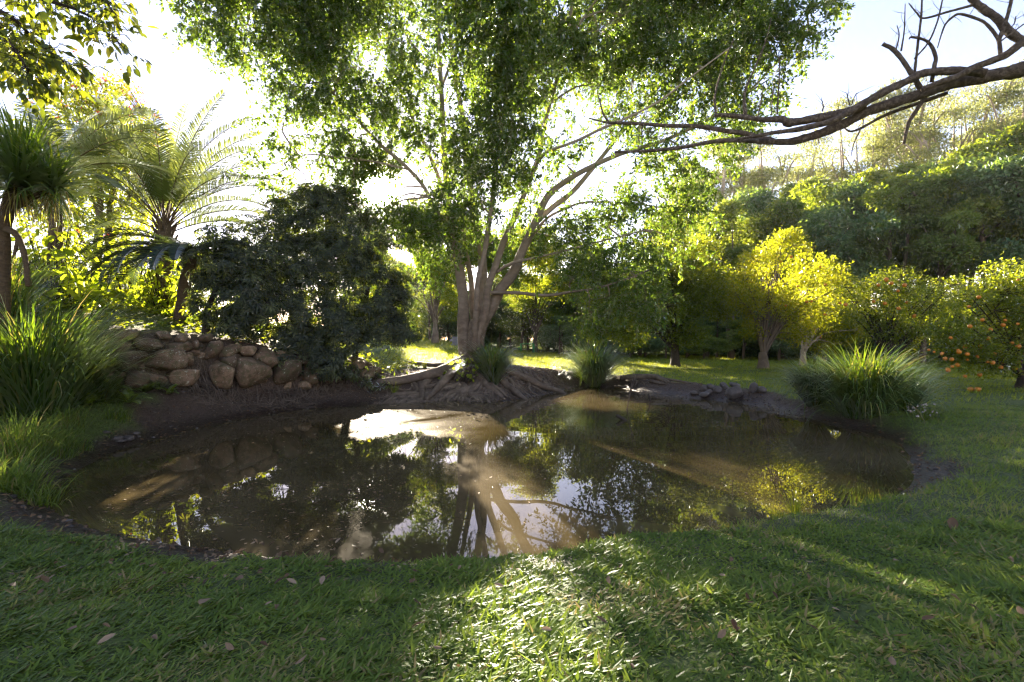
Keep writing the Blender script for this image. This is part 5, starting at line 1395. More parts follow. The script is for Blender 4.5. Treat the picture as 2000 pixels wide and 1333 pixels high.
def fruit_tree(name, label, px, py, Y, lobes, mat, nst, spread, height, leaf, dens, oranges=(), r_tr=.22, r_or=.09, fork=.7, upright=.5, group='fruit trees on the lawn', bark='dark_bark', gaps=True):
    b = W(px, py, Y); b[2] = H1(b[0], b[1])
    t = thing(name, label, 'tree', b, group)
    tr, cr = MB(), MB()
    tube(tr, [b - np.array([0, 0, .1]), b + np.array([.02, 0, fork * .5]), b + np.array([0, .03, fork])], [r_tr * 1.25, r_tr * .85, r_tr * .6], 10, 12, 0, .5, .08)
    C = [(W(a, c_, y) + rng.normal(0, .22, 3) * ra, ra * rng.uniform(.8, 1.15), rb, rc * rng.uniform(.8, 1.2)) for a, c_, y, ra, rb, rc in lobes]
    tips = []
    for i in range(nst):
        cc, ra, rb, rc = C[i % len(C)]
        tgt = cc + unit(rng.normal(size=3)) * np.array([ra, rb, rc]) * .6
        s0 = b + np.array([0, 0, fork * rng.uniform(.55, 1)])
        mid = s0 + (tgt - s0) * .45 + np.array([-(tgt - s0)[0] * .12 * upright, 0, .15 + upright * .5]) + rng.normal(0, .08, 3)
        kr = min(1.0, (10.0 / nst) ** .5)
        tube(tr, [s0, mid, tgt], [r_tr * rng.uniform(.3, .55) * kr, r_tr * .24 * kr, .012], 6, 12, 0, .5, .06)
        tips.append(mid); tips.append(tgt); tips.append((mid + tgt) / 2)
    tips = np.array(tips)
    ks = 0
    for cc, ra, rb, rc in C:
        k = int(dens * .85 * (ra * rb * rc) ** .75)
        u = unit(rng.normal(size=(k, 3)))
        P = cc + u * (rng.uniform(.1, 1, k) ** .45)[:, None] * np.array([ra, rb, rc])
        P = P[noise3(P, 1.4, 31) > .40]
        if gaps:
            P = P[sunlit(P)]
        P = P[P[:, 2] > b[2] + .35]
        near = tips[np.argmin(((P[:, None] - tips[None]) ** 2).sum(-1), 1)]
        kk = rng.random(len(P)) < .10
        twigs(tr, near[kk], P[kk], .014, .005)
        NLf = 6
        Pp = np.repeat(P, NLf, 0) + rng.normal(0, leaf * .9, (len(P) * NLf, 3))
        kq = sunlit(Pp) if gaps else np.ones(len(Pp), bool)
        D = unit(np.repeat(unit(P - cc), NLf, 0) * .5 + rng.normal(0, .7, Pp.shape) + np.array([0, 0, -.1]))
        Pp, D = Pp[kq], D[kq]
        leaves(cr, Pp, D, np.array([0, -.1, 1]) + rng.normal(0, .6, Pp.shape), leaf * rng.uniform(.7, 1.25, len(Pp)), leaf * .5 * rng.uniform(.8, 1.2, len(Pp)), np.clip(rng.normal(.45, .22, len(Pp)), 0, 1), .16)
        ks += len(Pp)
    tr.build('trunk', M[bark], t); cr.build('crown', M[mat], t)
    for (ox, oy, dy) in oranges:
        p = W(ox + rng.normal(0, 3), oy + rng.normal(0, 3), Y + dy) - b
        o = bpy.data.objects.new('orange', o_me); COL.objects.link(o); o.parent = t
        o.location = p.tolist(); s_ = r_or * rng.uniform(.62, 1.18); o.scale = (s_, s_, s_); o.rotation_euler = rng.uniform(0, 3, 3).tolist()
    print(name, ks)
    return t


fruit_tree('fruit_tree', 'dark green fruit tree with spreading forked stems under the fig canopy', 1318, 716, 27.5,
           [(1180, 600, 27, 1.4, 1.4, 1.3), (1230, 560, 27, 1.7, 1.7, 1.5), (1300, 510, 27.5, 1.8, 1.8, 1.5), (1370, 540, 27.5, 1.7, 1.6, 1.5), (1290, 590, 27, 1.8, 1.6, 1.3), (1370, 610, 27.2, 1.5, 1.5, 1.1), (1240, 630, 27, 1.5, 1.4, .9), (1410, 590, 27.5, 1.0, 1.2, 1.0), (1310, 455, 28, 1.3, 1.3, .8), (1160, 650, 26.6, .8, 1, .8), (1390, 480, 28, 1.0, 1.2, .8), (1340, 650, 27, 1.4, 1.3, .6)],
           'citrus_leaf', 24, 3, 6, .17, 430, [], .26, .09, 1.5, .8)
fruit_tree('fruit_tree', 'vase-shaped fruit tree of many upright stems and golden backlit leaves', 1490, 718, 25.5,
           [(1530, 500, 25.5, 1.2, 1.3, 1.0), (1480, 510, 25.5, 1.0, 1.2, .9), (1580, 540, 25.5, 1.3, 1.3, 1.1), (1450, 570, 25.4, .8, 1, 1.0), (1540, 580, 25.6, 1.3, 1.3, 1.0), (1600, 600, 25.6, 1.1, 1.2, 1.0), (1500, 600, 25.8, 1.3, 1.0, 1.2), (1560, 650, 25.8, 1.0, 1.0, .8), (1470, 640, 25.8, .8, .9, .8), (1530, 470, 25.4, .6, .8, .5), (1620, 560, 25.5, .7, .9, .7)],
           'gold_leaf', 46, 3, 6, .16, 330, [(1545, 506, -.9), (1532, 512, -1), (1604, 521, -1.1), (1555, 563, -1.1), (1612, 551, -1.1), (1590, 585, -1.2), (1610, 615, -1.2), (1530, 600, -1.1), (1580, 590, -1)], .30, .075, .9, .8, bark='forest_bark')
fruit_tree('fruit_tree', 'golden leafy fruit tree on two pale trunks behind the big right clump', 1568, 715, 28.5,
           [(1630, 600, 28.5, 1.3, 1.3, 1.2), (1600, 650, 28.5, 1.2, 1.2, 1.0), (1650, 640, 28.2, 1.2, 1.2, 1.0), (1570, 610, 28.8, 1.1, 1.2, 1.1), (1640, 560, 28.8, .9, 1, .8), (1620, 680, 28.2, .9, .9, .7)],
           'gold_leaf', 14, 3, 5, .17, 330, [(1592, 640, -1.2), (1609, 608, -1.2), (1604, 660, -1.2)], .2, .075, 1.0, .6, bark='pale_bark')
fruit_tree('orange_tree', 'mid-sized orange tree with open dark branches and a few small fruit', 1738, 728, 20.5,
           [(1700, 570, 20.5, 1.1, 1.2, .8), (1760, 555, 20.5, 1.2, 1.2, .8), (1820, 580, 20.5, 1.1, 1.1, .7), (1680, 610, 20.4, .9, 1, .7), (1740, 620, 20.8, 1.3, 1.2, .8), (1800, 630, 20.6, 1.1, 1.1, .7), (1850, 560, 20.8, .6, .8, .4), (1660, 570, 20.6, .6, .8, .5), (1770, 665, 20.8, .9, .9, .5), (1860, 610, 20.8, .6, .7, .5)],
           'citrus_leaf', 30, 3, 5, .12, 470, [(1640, 596, -.8), (1654, 593, -.8), (1707, 586, -1), (1730, 596, -1), (1734, 547, -1), (1728, 545, -1), (1773, 594, -1), (1757, 604, -1.1), (1768, 562, -1.1), (1783, 619, -1.1), (1740, 556, -1), (1712, 552, -1), (1755, 571, -1.1)], .20, .075, .8, .35)
OR = [(1993, 544), (1924, 623), (1911, 611), (1930, 649), (1932, 660), (1915, 674), (1925, 674), (1876, 688), (1875, 681), (1883, 679), (1889, 690), (1908, 690), (1873, 684), (1824, 689), (1836, 690), (1838, 694), (1816, 682), (1846, 703), (1857, 702), (1930, 709), (1938, 714), (1972, 673), (1992, 675), (1998, 656), (1988, 706), (1848, 724), (1861, 719), (1854, 722), (1855, 733), (1892, 733), (1900, 736), (1915, 729), (1870, 708), (1887, 700), (1957, 716), (1956, 710), (1978, 718), (1941, 691), (1935, 672), (1962, 628), (1985, 631), (1907, 581), (1890, 596), (1862, 661), (1911, 694), (1898, 634), (1945, 722), (1965, 640), (1840, 690), (2005, 690)]
fruit_tree('orange_tree', 'low orange tree heavy with big ripe fruit at the right edge', 1996, 757, 14.6,
           [(1960, 570, 14.6, 1.0, 1.1, .6), (2010, 590, 14.5, 1.1, 1.2, .8), (1920, 620, 14.4, .9, 1, .7), (1970, 640, 14.4, 1.1, 1.1, .8), (1880, 650, 14.3, .7, .9, .6), (1920, 680, 14.3, 1.0, 1.0, .6), (1860, 690, 14.3, .5, .7, .4), (2040, 650, 14.6, 1.2, 1.2, 1.0), (1990, 690, 14.4, 1, 1, .5), (1880, 600, 14.5, .6, .8, .5), (2090, 600, 15, 1.2, 1.2, 1), (1970, 540, 14.7, .6, .8, .35), (2090, 680, 14.8, 1, 1, .7), (1850, 640, 14.5, .35, .6, .3)],
           'citrus_leaf', 30, 3, 4, .105, 620, [(a, b, rng.uniform(-1.0, -.45)) for a, b in OR if (b < 722 and rng.random() < .8) or rng.random() < .35], .16, .060, .45, .2)
for (px, py, lab) in [(1896, 767, 'fallen orange on the grass, the left one of two'), (1910, 768, 'fallen orange on the grass, the right one of two')]:
    Y = 12.2; c = W(px, py, Y); z = H1(c[0], c[1])
    Y = 1.46 * F / (py - 666.5); c = W(px, py, Y); c[2] = H1(c[0], c[1]) + .06
    o = bpy.data.objects.new('fallen_orange', o_me); COL.objects.link(o); o.location = c.tolist(); o.scale = (.08, .08, .075)
    tag(o, lab, 'orange', 'fallen oranges')


# ------------------------------------------------------------------ the forest beyond the lawn
def forest_proto(name, label, cat, h, cw, nclump, leaf, nleaf, mat, bark, clear=.3, shape='round', seed=0, group=None, stems=1):
    r_ = np.random.default_rng(500 + seed)
    t = thing(name, label, cat, (0, 0, 0), group)
    tr, cr = MB(), MB()
    hubs = []
    for s_ in range(stems):
        dx, dy = (r_.normal(0, .06 * h, 2) if stems > 1 else (r_.normal(0, .02 * h), r_.normal(0, .02 * h)))
        tube(tr, [(0 + dx * .1, dy * .1, -.4), (dx * .4, dy * .4, h * .3), (dx, dy, h * .62), (dx * 1.3, dy * 1.2, h * .9)], [h * .022 / stems ** .5, h * .017 / stems ** .5, h * .011 / stems ** .5, .02], 8, 20, 0, .5, .05)
        hubs += [np.array([dx * .5, dy * .5, h * f]) for f in (.35, .45, .55)] + [np.array([dx, dy, h * f]) for f in (.62, .72)]
    hubs = np.array(hubs)
    for i in r_.permutation(nclump) if shape == 'flat' else range(nclump):
        f = (i + .5) / nclump
        z = h * (clear + (1.0 - clear) * f) * r_.uniform(.92, 1.04)
        zz = (z / h - clear) / (1 - clear)
        if shape == 'round':
            R = cw * .5 * np.sqrt(max(.03, 1 - (2 * min(1, max(0, zz)) - .85) ** 2 * .95))
        elif shape == 'flat':
            R = cw * .5 * (.35 + .65 * zz)
        else:
            R = cw * .5 * (1 - .6 * zz)
        a = r_.uniform(0, 6.283); rr_ = R * r_.uniform(.45, 1.0)
        c = np.array([rr_ * math.cos(a), rr_ * math.sin(a), z])
        cr_ = cw * r_.uniform(.12, .21)
        hub = hubs[np.argmin(np.linalg.norm(hubs - c, axis=1) + 2.0 * np.maximum(0, hubs[:, 2] - c[2] + .5))]
        hubs = np.vstack([hubs, c[None]])
        mid = (hub + c) / 2 + np.array([0, 0, .05 * h])
        tube(tr, [hub, mid, c], [h * (.004 if shape == 'flat' else .006), h * .0032, .02], 6, 9, 0, .5)
        sc_ = np.array([cr_ * r_.uniform(.8, 1.3), cr_ * r_.uniform(.8, 1.3), cr_ * (.42 if shape == 'flat' else r_.uniform(.55, .85))])
        k = int(nleaf * r_.uniform(.7, 1.3))
        u = unit(r_.normal(size=(k, 3)))
        u[:, 2] = np.where(r_.random(k) < .4, np.abs(u[:, 2]), u[:, 2])
        P = c + u * (r_.uniform(.05, 1, k) ** .33)[:, None] * sc_ * (1 + .9 * (noise3(u + i, 2.2, i) - .5))[:, None]
        if shape == 'flat':
            kq = r_.choice(k, 10, replace=False); twigs(tr, np.repeat(c[None], 10, 0), P[kq], .02, .008)
        D = unit(u * .5 + r_.normal(0, .7, u.shape) + np.array([0, 0, -.35]))
        leaves(cr, P, D, u * .5 + np.array([0, 0, .8]) + r_.normal(0, .4, u.shape), leaf * r_.uniform(.7, 1.3, k), leaf * (.36 if shape == 'flat' else .55), np.clip(.45 + r_.normal(0, .12) + r_.normal(0, .16, k), 0, 1), .18)
    tr.build('trunk', bark, t); cr.build('crown', mat, t)
    return t


FG = 'forest trees beyond the lawn'
protos = [forest_proto('forest_tree', 'dense green forest tree beyond the lawn', 'tree', 15, 8.5, 20, .34, 560, M['forest_leaf'], M['forest_bark'], .48, 'round', 1, FG),
          forest_proto('forest_tree', 'dense green forest tree beyond the lawn', 'tree', 16, 7.5, 19, .33, 560, M['forest_leaf'], M['forest_bark'], .52, 'round', 2, FG, 2),
          forest_proto('forest_tree', 'dense green forest tree beyond the lawn', 'tree', 14, 9.5, 21, .35, 580, M['teal_leaf'], M['forest_bark'], .46, 'round', 3, FG)]
small = [forest_proto('background_tree', 'bushy blue-green tree at the back of the lawn', 'tree', 6, 5, 24, .17, 420, M['teal_leaf'], M['forest_bark'], .3, 'round', 5, 'small trees at the back of the lawn'),
         forest_proto('background_tree', 'bushy green tree at the back of the lawn', 'tree', 6.5, 5, 24, .18, 420, M['forest_leaf'], M['forest_bark'], .34, 'round', 6, 'small trees at the back of the lawn', 2)]
gums = [forest_proto('gum_tree', 'tall airy gum tree rising behind the forest', 'tree', 34, 17, 46, .40, 420, M['gum_leaf'], M['pale_bark'], .46, 'flat', 8, 'tall gum trees behind the forest', 3),
        forest_proto('gum_tree', 'tall airy gum tree rising behind the forest', 'tree', 34, 15, 42, .40, 420, M['gum_leaf'], M['pale_bark'], .5, 'flat', 9, 'tall gum trees behind the forest', 2)]
used_p = set()


REFS = [(760, 'beyond the umbrella shrub'), (850, 'left of the fig trunk'), (930, 'behind the fig trunk'), (1000, 'right of the fig trunk'), (1050, 'behind the play frame'), (1110, 'behind the pale small tree'), (1165, 'behind the round strap clump'),
        (1240, 'left of the dark fruit tree'), (1318, 'behind the dark fruit tree'), (1400, 'between the dark and the vase-shaped fruit trees'), (1490, 'behind the vase-shaped fruit tree'), (1570, 'behind the golden tree on two trunks'), (1650, 'left of the mid-sized orange tree'),
        (1740, 'behind the mid-sized orange tree'), (1830, 'between the two orange trees'), (1920, 'behind the left half of the low orange tree'), (2000, 'behind the low orange tree'), (2100, 'just past the right edge'), (2200, 'past the right edge'), (2400, 'farthest past the right edge')]
SAID = {}


def wording(noun, px, Y, top):
    """says by which neighbour and in which row a far tree stands"""
    where = min(REFS, key=lambda r: abs(r[0] - px))[1]
    row = 'front-row' if Y < 39 else ('second-row' if Y < 47 else ('back-row' if Y < 66 else 'rearmost'))
    base = f'{row} {noun} {where}'
    k = SAID.get(base, 0); SAID[base] = k + 1
    return base if k == 0 else ['taller ', 'leaning ', 'broader ', 'darker '][(k - 1) % 4] + base


def plant(proto, px, Y, top=None, sc=None, lab=None, base_h=15, widen=1.0):
    """a copy of a tree standing at column px and distance Y, as tall as the photograph's pixel row top says"""
    x = (px - 1000) / F * Y
    z = H1(x, Y)
    if top is not None:
        sz = (CAMZ - (top - 666.5) / F * Y - z) / base_h
    else:
        sz = sc
    sx = (sz * .5 + .5) * widen if sc is None else sc
    if proto.name not in used_p:
        used_p.add(proto.name)
        proto.location = (x, Y, z - .1); proto.rotation_euler = (0, 0, rng.uniform(0, 6.28)); proto.scale = (sx, sx, sz)
        if lab: proto['label'] = lab
        return proto
    return dup(proto, (x, Y, z - .1), rng.uniform(0, 6.28), sx, lab, None, sz)


for px, Y, top, k in [(1380, 46, 470, 0), (1430, 42, 405, 1), (1480, 47, 380, 2), (1530, 41, 400, 0), (1580, 45, 360, 1), (1640, 40, 372, 2), (1690, 44, 350, 0), (1740, 38, 358, 1), (1790, 43, 335, 2), (1835, 37, 345, 0), (1880, 41, 300, 1), (1930, 36, 322, 2), (1985, 40, 262, 0), (2040, 36, 300, 1), (2100, 39, 280, 2), (2180, 38, 270, 0), (2280, 40, 250, 1),
                      (1360, 55, 430, 2), (1560, 55, 370, 1), (1760, 53, 340, 0), (1960, 52, 290, 2),
                      (1610, 35, 570, 0), (1800, 33, 560, 2), (1950, 32, 540, 0), (2060, 31, 500, 2)]:
    plant(protos[k], px, Y, top, None, wording('dense forest tree', px, Y, top), (15, 16, 14)[k])
bt = np.random.default_rng(5)
for i in range(34):
    px = 1480 - i * 22 + bt.normal(0, 8); Y = bt.uniform(46, 62)
    plant(small[i % 2], px, Y, np.interp(px, [780, 900, 1000, 1150, 1300, 1480], [560, 590, 575, 545, 505, 470]) + bt.normal(0, 14), None, wording(['bushy blue-green tree', 'bushy green tree'][i % 2], px, Y, 0), (6, 6.5)[i % 2], 1.25)
for px, Y, top, k in [(1400, 44, 600, 0), (1340, 42, 620, 1), (1260, 43, 622, 0), (1195, 46, 625, 1), (1450, 40, 625, 1), (1520, 38, 630, 0), (1150, 45, 640, 0), (1230, 41, 655, 1), (1300, 40, 655, 0), (1375, 39, 655, 1)]:
    plant(small[k], px, Y, top, None, wording(['bushy blue-green tree', 'bushy green tree'][k], px, Y, top), (6, 6.5)[k], 1.25)
plant(small[0], 1092, 43, 618, None, 'pale blue-green small tree right of the green play frame', 6, .95)
plant(small[0], 975, 50, 590, None, 'dark teal tree behind the fig trunk', 6, 1.1)
plant(small[1], 1030, 52, 585, None, 'dark tree right behind the green play frame', 6.5, 1.1)
plant(small[0], 920, 56, 575, None, 'tree beyond the grey block wall', 6, 1.1)
plant(small[1], 1010, 62, 560, None, 'farther tree seen between the fig stems', 6.5, 1.2)
plant(small[0], 1060, 60, 570, None, 'farther teal tree above the play frame', 6, 1.2)
plant(small[1], 1110, 64, 560, None, 'farther tree above the pale blue-green small tree', 6.5, 1.2)
for px, Y, top, k in [(1385, 72, 285, 0), (1340, 78, 330, 1), (1450, 76, 262, 1), (1530, 72, 270, 0), (1590, 78, 300, 1), (1690, 74, 205, 0), (1760, 70, 180, 1), (1830, 76, 200, 0), (1880, 70, 172, 1), (1945, 74, 165, 0), (2030, 72, 170, 1)]:
    plant(gums[k], px, Y, top, None, wording('airy gum tree', px, Y, top), 34, .9)
# bushes that close the foot of the forest
ub = forest_proto('understory_bush', 'dark bush at the foot of the forest', 'bush', 3.2, 5.5, 22, .2, 300, M['teal_leaf'], M['dark_bark'], .05, 'round', 12, 'bushes at the foot of the forest', 3)
br_ = np.random.default_rng(8)
for i in range(46):
    px = 700 + i * 31 + br_.normal(0, 8)
    Y = np.interp(px, [700, 1000, 1300, 1600, 1900, 2200], [58, 62, 58, 42, 37, 35]) + br_.normal(0, 2)
    plant(ub, px, Y, None, br_.uniform(.9, 1.5), wording('dark understory bush', px, Y, 0), 3.2)
# far trees on the left, beyond the bed
for px, Y, top, k, lab in [(60, 60, 505, 1, 'pale far tree seen under the rosette tree'), (130, 66, 512, 0, 'pale far tree left of the brown twin trunks'), (240, 62, 520, 1, 'pale far tree right of the brown twin trunks'), (330, 64, 520, 0, 'far tree behind the cycad'), (420, 60, 500, 1, 'far tree behind the smaller umbrella shrub'), (0, 62, 500, 0, 'pale far tree at the left edge')]:
    plant(small[k], px, Y, top, None, lab, (6, 6.5)[k], 1.6)


# leafy trees that stand along the left and middle of the lawn, with the sun behind them
ST = 'leafy trees along the back of the lawn with the sun behind them'
for lab, px, py, Y, lobes, mat in [
    ('tall leafy tree on the slope just left of the fig trunk', 850, 672, 38, [(830, 470, 38, 1.9, 1.8, 1.6), (870, 440, 38.5, 1.6, 1.6, 1.3), (800, 520, 38, 1.7, 1.7, 1.5), (860, 530, 37.6, 2.0, 1.8, 1.6), (830, 580, 37.6, 1.8, 1.7, 1.3), (890, 500, 38, 1.5, 1.5, 1.3), (880, 590, 37.6, 1.6, 1.6, 1.2), (790, 570, 38, 1.3, 1.4, 1.2), (800, 460, 38.4, 1.1, 1.2, .9)], 'citrus_leaf'),
    ('leafy tree behind the fig stems', 940, 688, 41, [(930, 480, 41, 1.8, 1.7, 1.6), (970, 510, 41, 1.9, 1.8, 1.6), (920, 540, 40.6, 1.8, 1.7, 1.5), (985, 570, 40.6, 1.8, 1.7, 1.4), (950, 590, 40.4, 1.7, 1.6, 1.2), (960, 450, 41, 1.3, 1.3, 1.1), (900, 520, 41, 1.3, 1.3, 1.2)], 'forest_leaf'),
    ('leafy tree above the green play frame', 1045, 692, 44, [(1030, 490, 44, 1.9, 1.8, 1.6), (1070, 520, 44, 2.0, 1.9, 1.6), (1020, 545, 43.6, 1.8, 1.8, 1.5), (1080, 570, 43.6, 1.8, 1.7, 1.4), (1040, 590, 43.6, 1.7, 1.6, 1.2), (1105, 540, 44, 1.6, 1.6, 1.4), (1060, 465, 44.4, 1.4, 1.4, 1.1)], 'citrus_leaf'),
    ('leafy tree between the pale blue-green tree and the dark fruit tree', 1150, 696, 42, [(1140, 530, 42, 1.8, 1.8, 1.5), (1180, 560, 42, 1.8, 1.8, 1.5), (1130, 580, 41.6, 1.6, 1.6, 1.3), (1200, 600, 41.6, 1.5, 1.5, 1.2), (1160, 500, 42.4, 1.4, 1.4, 1.1)], 'forest_leaf'),
    ('far leafy tree seen between the umbrella shrub and the fig', 735, 655, 72, [(720, 500, 72, 3, 3, 2.4), (760, 490, 72, 3, 3, 2.6), (700, 550, 72, 3, 3, 2.6), (750, 560, 71, 3.4, 3, 2.8), (790, 530, 72, 3, 3, 2.6), (770, 600, 71, 3, 3, 2.6)], 'forest_leaf'),
    ('tall far leafy tree rising left of the fig trunk', 835, 655, 74, [(820, 460, 74, 3, 3, 2.6), (860, 470, 74, 3.2, 3, 2.8), (840, 520, 73, 3.6, 3, 3), (880, 530, 73, 3.2, 3, 2.8), (800, 560, 73, 3, 3, 2.6), (860, 590, 73, 3.2, 3, 2.6)], 'citrus_leaf'),
    ('far leafy tree filling the gap right of the fig stems', 1015, 665, 70, [(1000, 500, 70, 3, 3, 2.6), (1040, 510, 70, 3.2, 3, 2.6), (980, 550, 70, 3, 3, 2.6), (1030, 560, 69, 3.4, 3, 2.8), (1060, 540, 70, 3, 3, 2.6), (1010, 470, 70, 2.4, 2.4, 2)], 'forest_leaf')]:
    fruit_tree('leafy_tree', lab, px, py, Y, lobes, mat, 16, 3, 8, .24 if Y < 60 else .38, 300 if Y < 60 else 170, [], .26, .1, 2.0, .6, ST, 'forest_bark', True)
# ------------------------------------------------------------------ play frame and block wall at the back of the lawn
pY = 42.0
pp = W(1030, 692, pY); pz_ = H1(pp[0], pY)
pf = thing('play_frame', 'small green tubular play frame at the back of the lawn', 'play frame', (pp[0], pY, pz_))
u_ = pY / F
def bar(name, a, b, r=.035):
    mbq = MB(); tube(mbq, [np.array(a) + np.array([pp[0], pY, pz_]), np.array(b) + np.array([pp[0], pY, pz_])], [r, r], 8, 2); mbq.build(name, M['green_paint'], pf)
hw, hh = 13.5 * u_, 18.5 * u_
for s_ in (-1, 1):
    bar('post', (s_ * hw, 0, 0), (s_ * hw * .95, 0, hh)); bar('post', (s_ * hw * .80, .0, 0), (s_ * hw * .82, 0, hh * .93), .028); bar('post', (s_ * hw, .8, 0), (s_ * hw * .95, .8, hh)); bar('handrail', (s_ * hw * 1.28, .1, 0), (s_ * hw * 1.28, .1, hh * .6), .025); bar('handrail', (s_ * hw * 1.28, .1, hh * .6), (s_ * hw, .1, hh * .66), .025)
    for q in range(4):
        bar('rung', (s_ * hw, .01, hh * (.12 + .18 * q)), (s_ * hw * .80, .01, hh * (.12 + .18 * q)), .022)
    bar('side_rail', (s_ * hw * .95, 0, hh), (s_ * hw * .95, .8, hh))
bar('top_rail', (-hw * .95, 0, hh), (hw * .95, 0, hh), .04); bar('top_rail', (-hw * .95, .8, hh), (hw * .95, .8, hh), .04)
bw = W(897, 684, 38); bz = H1(bw[0], 38)
bwt = thing('block_wall', 'low grey concrete block wall half hidden by the fig trunk', 'wall', (bw[0], 38, bz))
for r_ in range(4):
    for q in range(6):
        V, T = np.array([[x, y, z] for x in (0, 1) for y in (0, 1) for z in (0, 1)], float), np.array([[0, 1, 3], [0, 3, 2], [4, 6, 7], [4, 7, 5], [0, 4, 5], [0, 5, 1], [2, 3, 7], [2, 7, 6], [0, 2, 6], [0, 6, 4], [1, 5, 7], [1, 7, 3]])
        mbq = MB(); mbq.add(V * np.array([.385, .19, .185]) + np.array([bw[0] - .75 + q * .395 + (r_ % 2) * .2, 38 + rng.normal(0, .006), bz + r_ * .195]), T)
        mbq.build('block', M['block'], bwt)

# ------------------------------------------------------------------ rocks, sticks, fallen leaves
for i, (px, py, w, h, Yo, lab) in enumerate([(1434, 766, 28, 26, 0, 'largest dark rock leaning at the water edge of the far right bank'), (1402, 761, 15, 13, .1, 'rounded dark rock left of the largest bank rock'), (1388, 757, 15, 10, .3, 'dark rock at the top of the pile on the far right bank'), (1375, 759, 12, 12, .1, 'dark rock at the left end of the pile on the far right bank'),
                                             (1412, 752, 13, 11, .5, 'small round rock above the largest bank rock'), (1417, 757, 10, 11, .2, 'small dark rock between two bigger ones on the right bank'), (1377, 770, 22, 9, 0, 'flat wet rock lying at the water line'), (1355, 767, 14, 7, 0, 'small flat rock at the left of the flat wet one'), (1472, 757, 16, 20, .2, 'rock half hidden by the left strap clump'), (1436, 753, 22, 10, .7, 'broad low rock behind the largest bank rock'),
                                             (1385, 765, 12, 8, 0, 'grey pebble-like rock above the flat wet one'), (1487, 761, 18, 12, .1, 'rock in the shade beneath the left strap clump')]):
    c = hit(px, py + h * .45); Y = c[1]; c[2] += h * .38 * Y / F
    mbs = MB(); a = rng.uniform(-.5, .5); A = np.stack([[math.cos(a), 0, math.sin(a) * .6], [0, 1, 0], [-math.sin(a) * .6, 0, math.cos(a)]])
    boulder(mbs, c, (w * .52 * Y / F, w * .45 * Y / F, h * .55 * Y / F), unit(A), 90 + i, 3, 2.5, .09)
    tag(mbs.build('rock', M['pond_rock'], None, c), lab, 'rock', 'rocks on the far right bank')
for i, (px, py, w, h, lab) in enumerate([(250, 856, 20, 12, 'larger dark stone on the muddy left shore'), (228, 856, 22, 10, 'flat dark stone left of the larger one on the muddy shore'), (236, 864, 18, 6, 'thin flat stone at the water edge of the left shore'), (208, 848, 14, 6, 'small grey stone higher on the muddy left shore'), (265, 848, 12, 6, 'small dark stone right of the larger one')]):
    c = hit(px, py + h * .4); Y = c[1]; c[2] += .03
    mbs = MB(); boulder(mbs, c, (w * .52 * Y / F, w * .4 * Y / F, h * .5 * Y / F), np.eye(3), 130 + i, 3, 2.8, .1)
    tag(mbs.build('rock', M['pond_rock'], None, c), lab, 'rock', 'stones on the muddy left shore')


def stick(name, lab, pts, Ys, r, cat='stick', mat='bare_bark'):
    P = np.array([W(a, b, y) for (a, b), y in zip(pts, Ys)])
    mbs = MB(); tube(mbs, P, r, 6, max(8, 4 * len(P)), 0, .5, .08)
    return tag(mbs.build(name, M[mat], None, P[0]), lab, cat)


sy = WP(1224, 801)[1]
stick('stick', 'tall thin pale stick standing in the pond, the left of a leaning pair', [(1224, 806), (1229, 775), (1233, 755), (1237, 728)], [sy, sy, sy, sy], [.016, .013, .012, .007])
stick('stick', 'thin pale stick leaning off the tall one in the pond', [(1231, 768), (1237, 750), (1240, 738), (1242, 733)], [sy, sy - .05, sy - .05, sy], [.012, .011, .009, .006])
sy = WP(1271, 786)[1]
stick('stick', 'short dark stick poking out of the far water', [(1271, 789), (1269, 778), (1266, 769)], [sy] * 3, [.035, .03, .02], mat='dark_bark')
sy = WP(1218, 821)[1]
stick('driftwood', 'short dark log end rising from the middle of the pond', [(1224, 824), (1214, 817), (1204, 812)], [sy, sy, sy], [.05, .05, .045], 'driftwood', 'dark_bark')
er = thing('exposed_root', 'bent thick root exposed along the far bank right of the round clump', 'root', W(1215, 742, 19.6))
for pts, Ys, r in [([(1212, 728), (1235, 734), (1262, 737), (1282, 736), (1296, 748), (1308, 756)], [19.8, 19.5, 19.2, 18.9, 18.4, 18.0], [.10, .11, .12, .11, .10, .05]), ([(1270, 745), (1285, 755), (1300, 762)], [18.6, 18.2, 17.9], [.06, .07, .03]), ([(1200, 742), (1212, 750), (1222, 757)], [19.4, 19.2, 19.0], [.05, .05, .02]),
                   ([(1282, 738), (1310, 742), (1345, 748), (1372, 752)], [18.8, 18.2, 17.6, 17.2], [.06, .05, .04, .02]), ([(1296, 748), (1300, 756), (1303, 766)], [18.3, 18.1, 17.9], [.04, .03, .01]), ([(1240, 737), (1244, 746), (1240, 754)], [19.2, 18.9, 18.7], [.04, .03, .01]), ([(1310, 758), (1325, 764), (1342, 768)], [18, 17.7, 17.4], [.04, .03, .01])]:
    P = np.array([W(a, b, y) for (a, b), y in zip(pts, Ys)])
    P[:, 2] = ground(P[:, 0], P[:, 1]) + np.maximum(.02, np.minimum(.10, P[:, 2] - ground(P[:, 0], P[:, 1])))
    mbs = MB(); tube(mbs, P, r, 8, 24, 0, .5, .1); mbs.build('root', M['root_bark'], er)

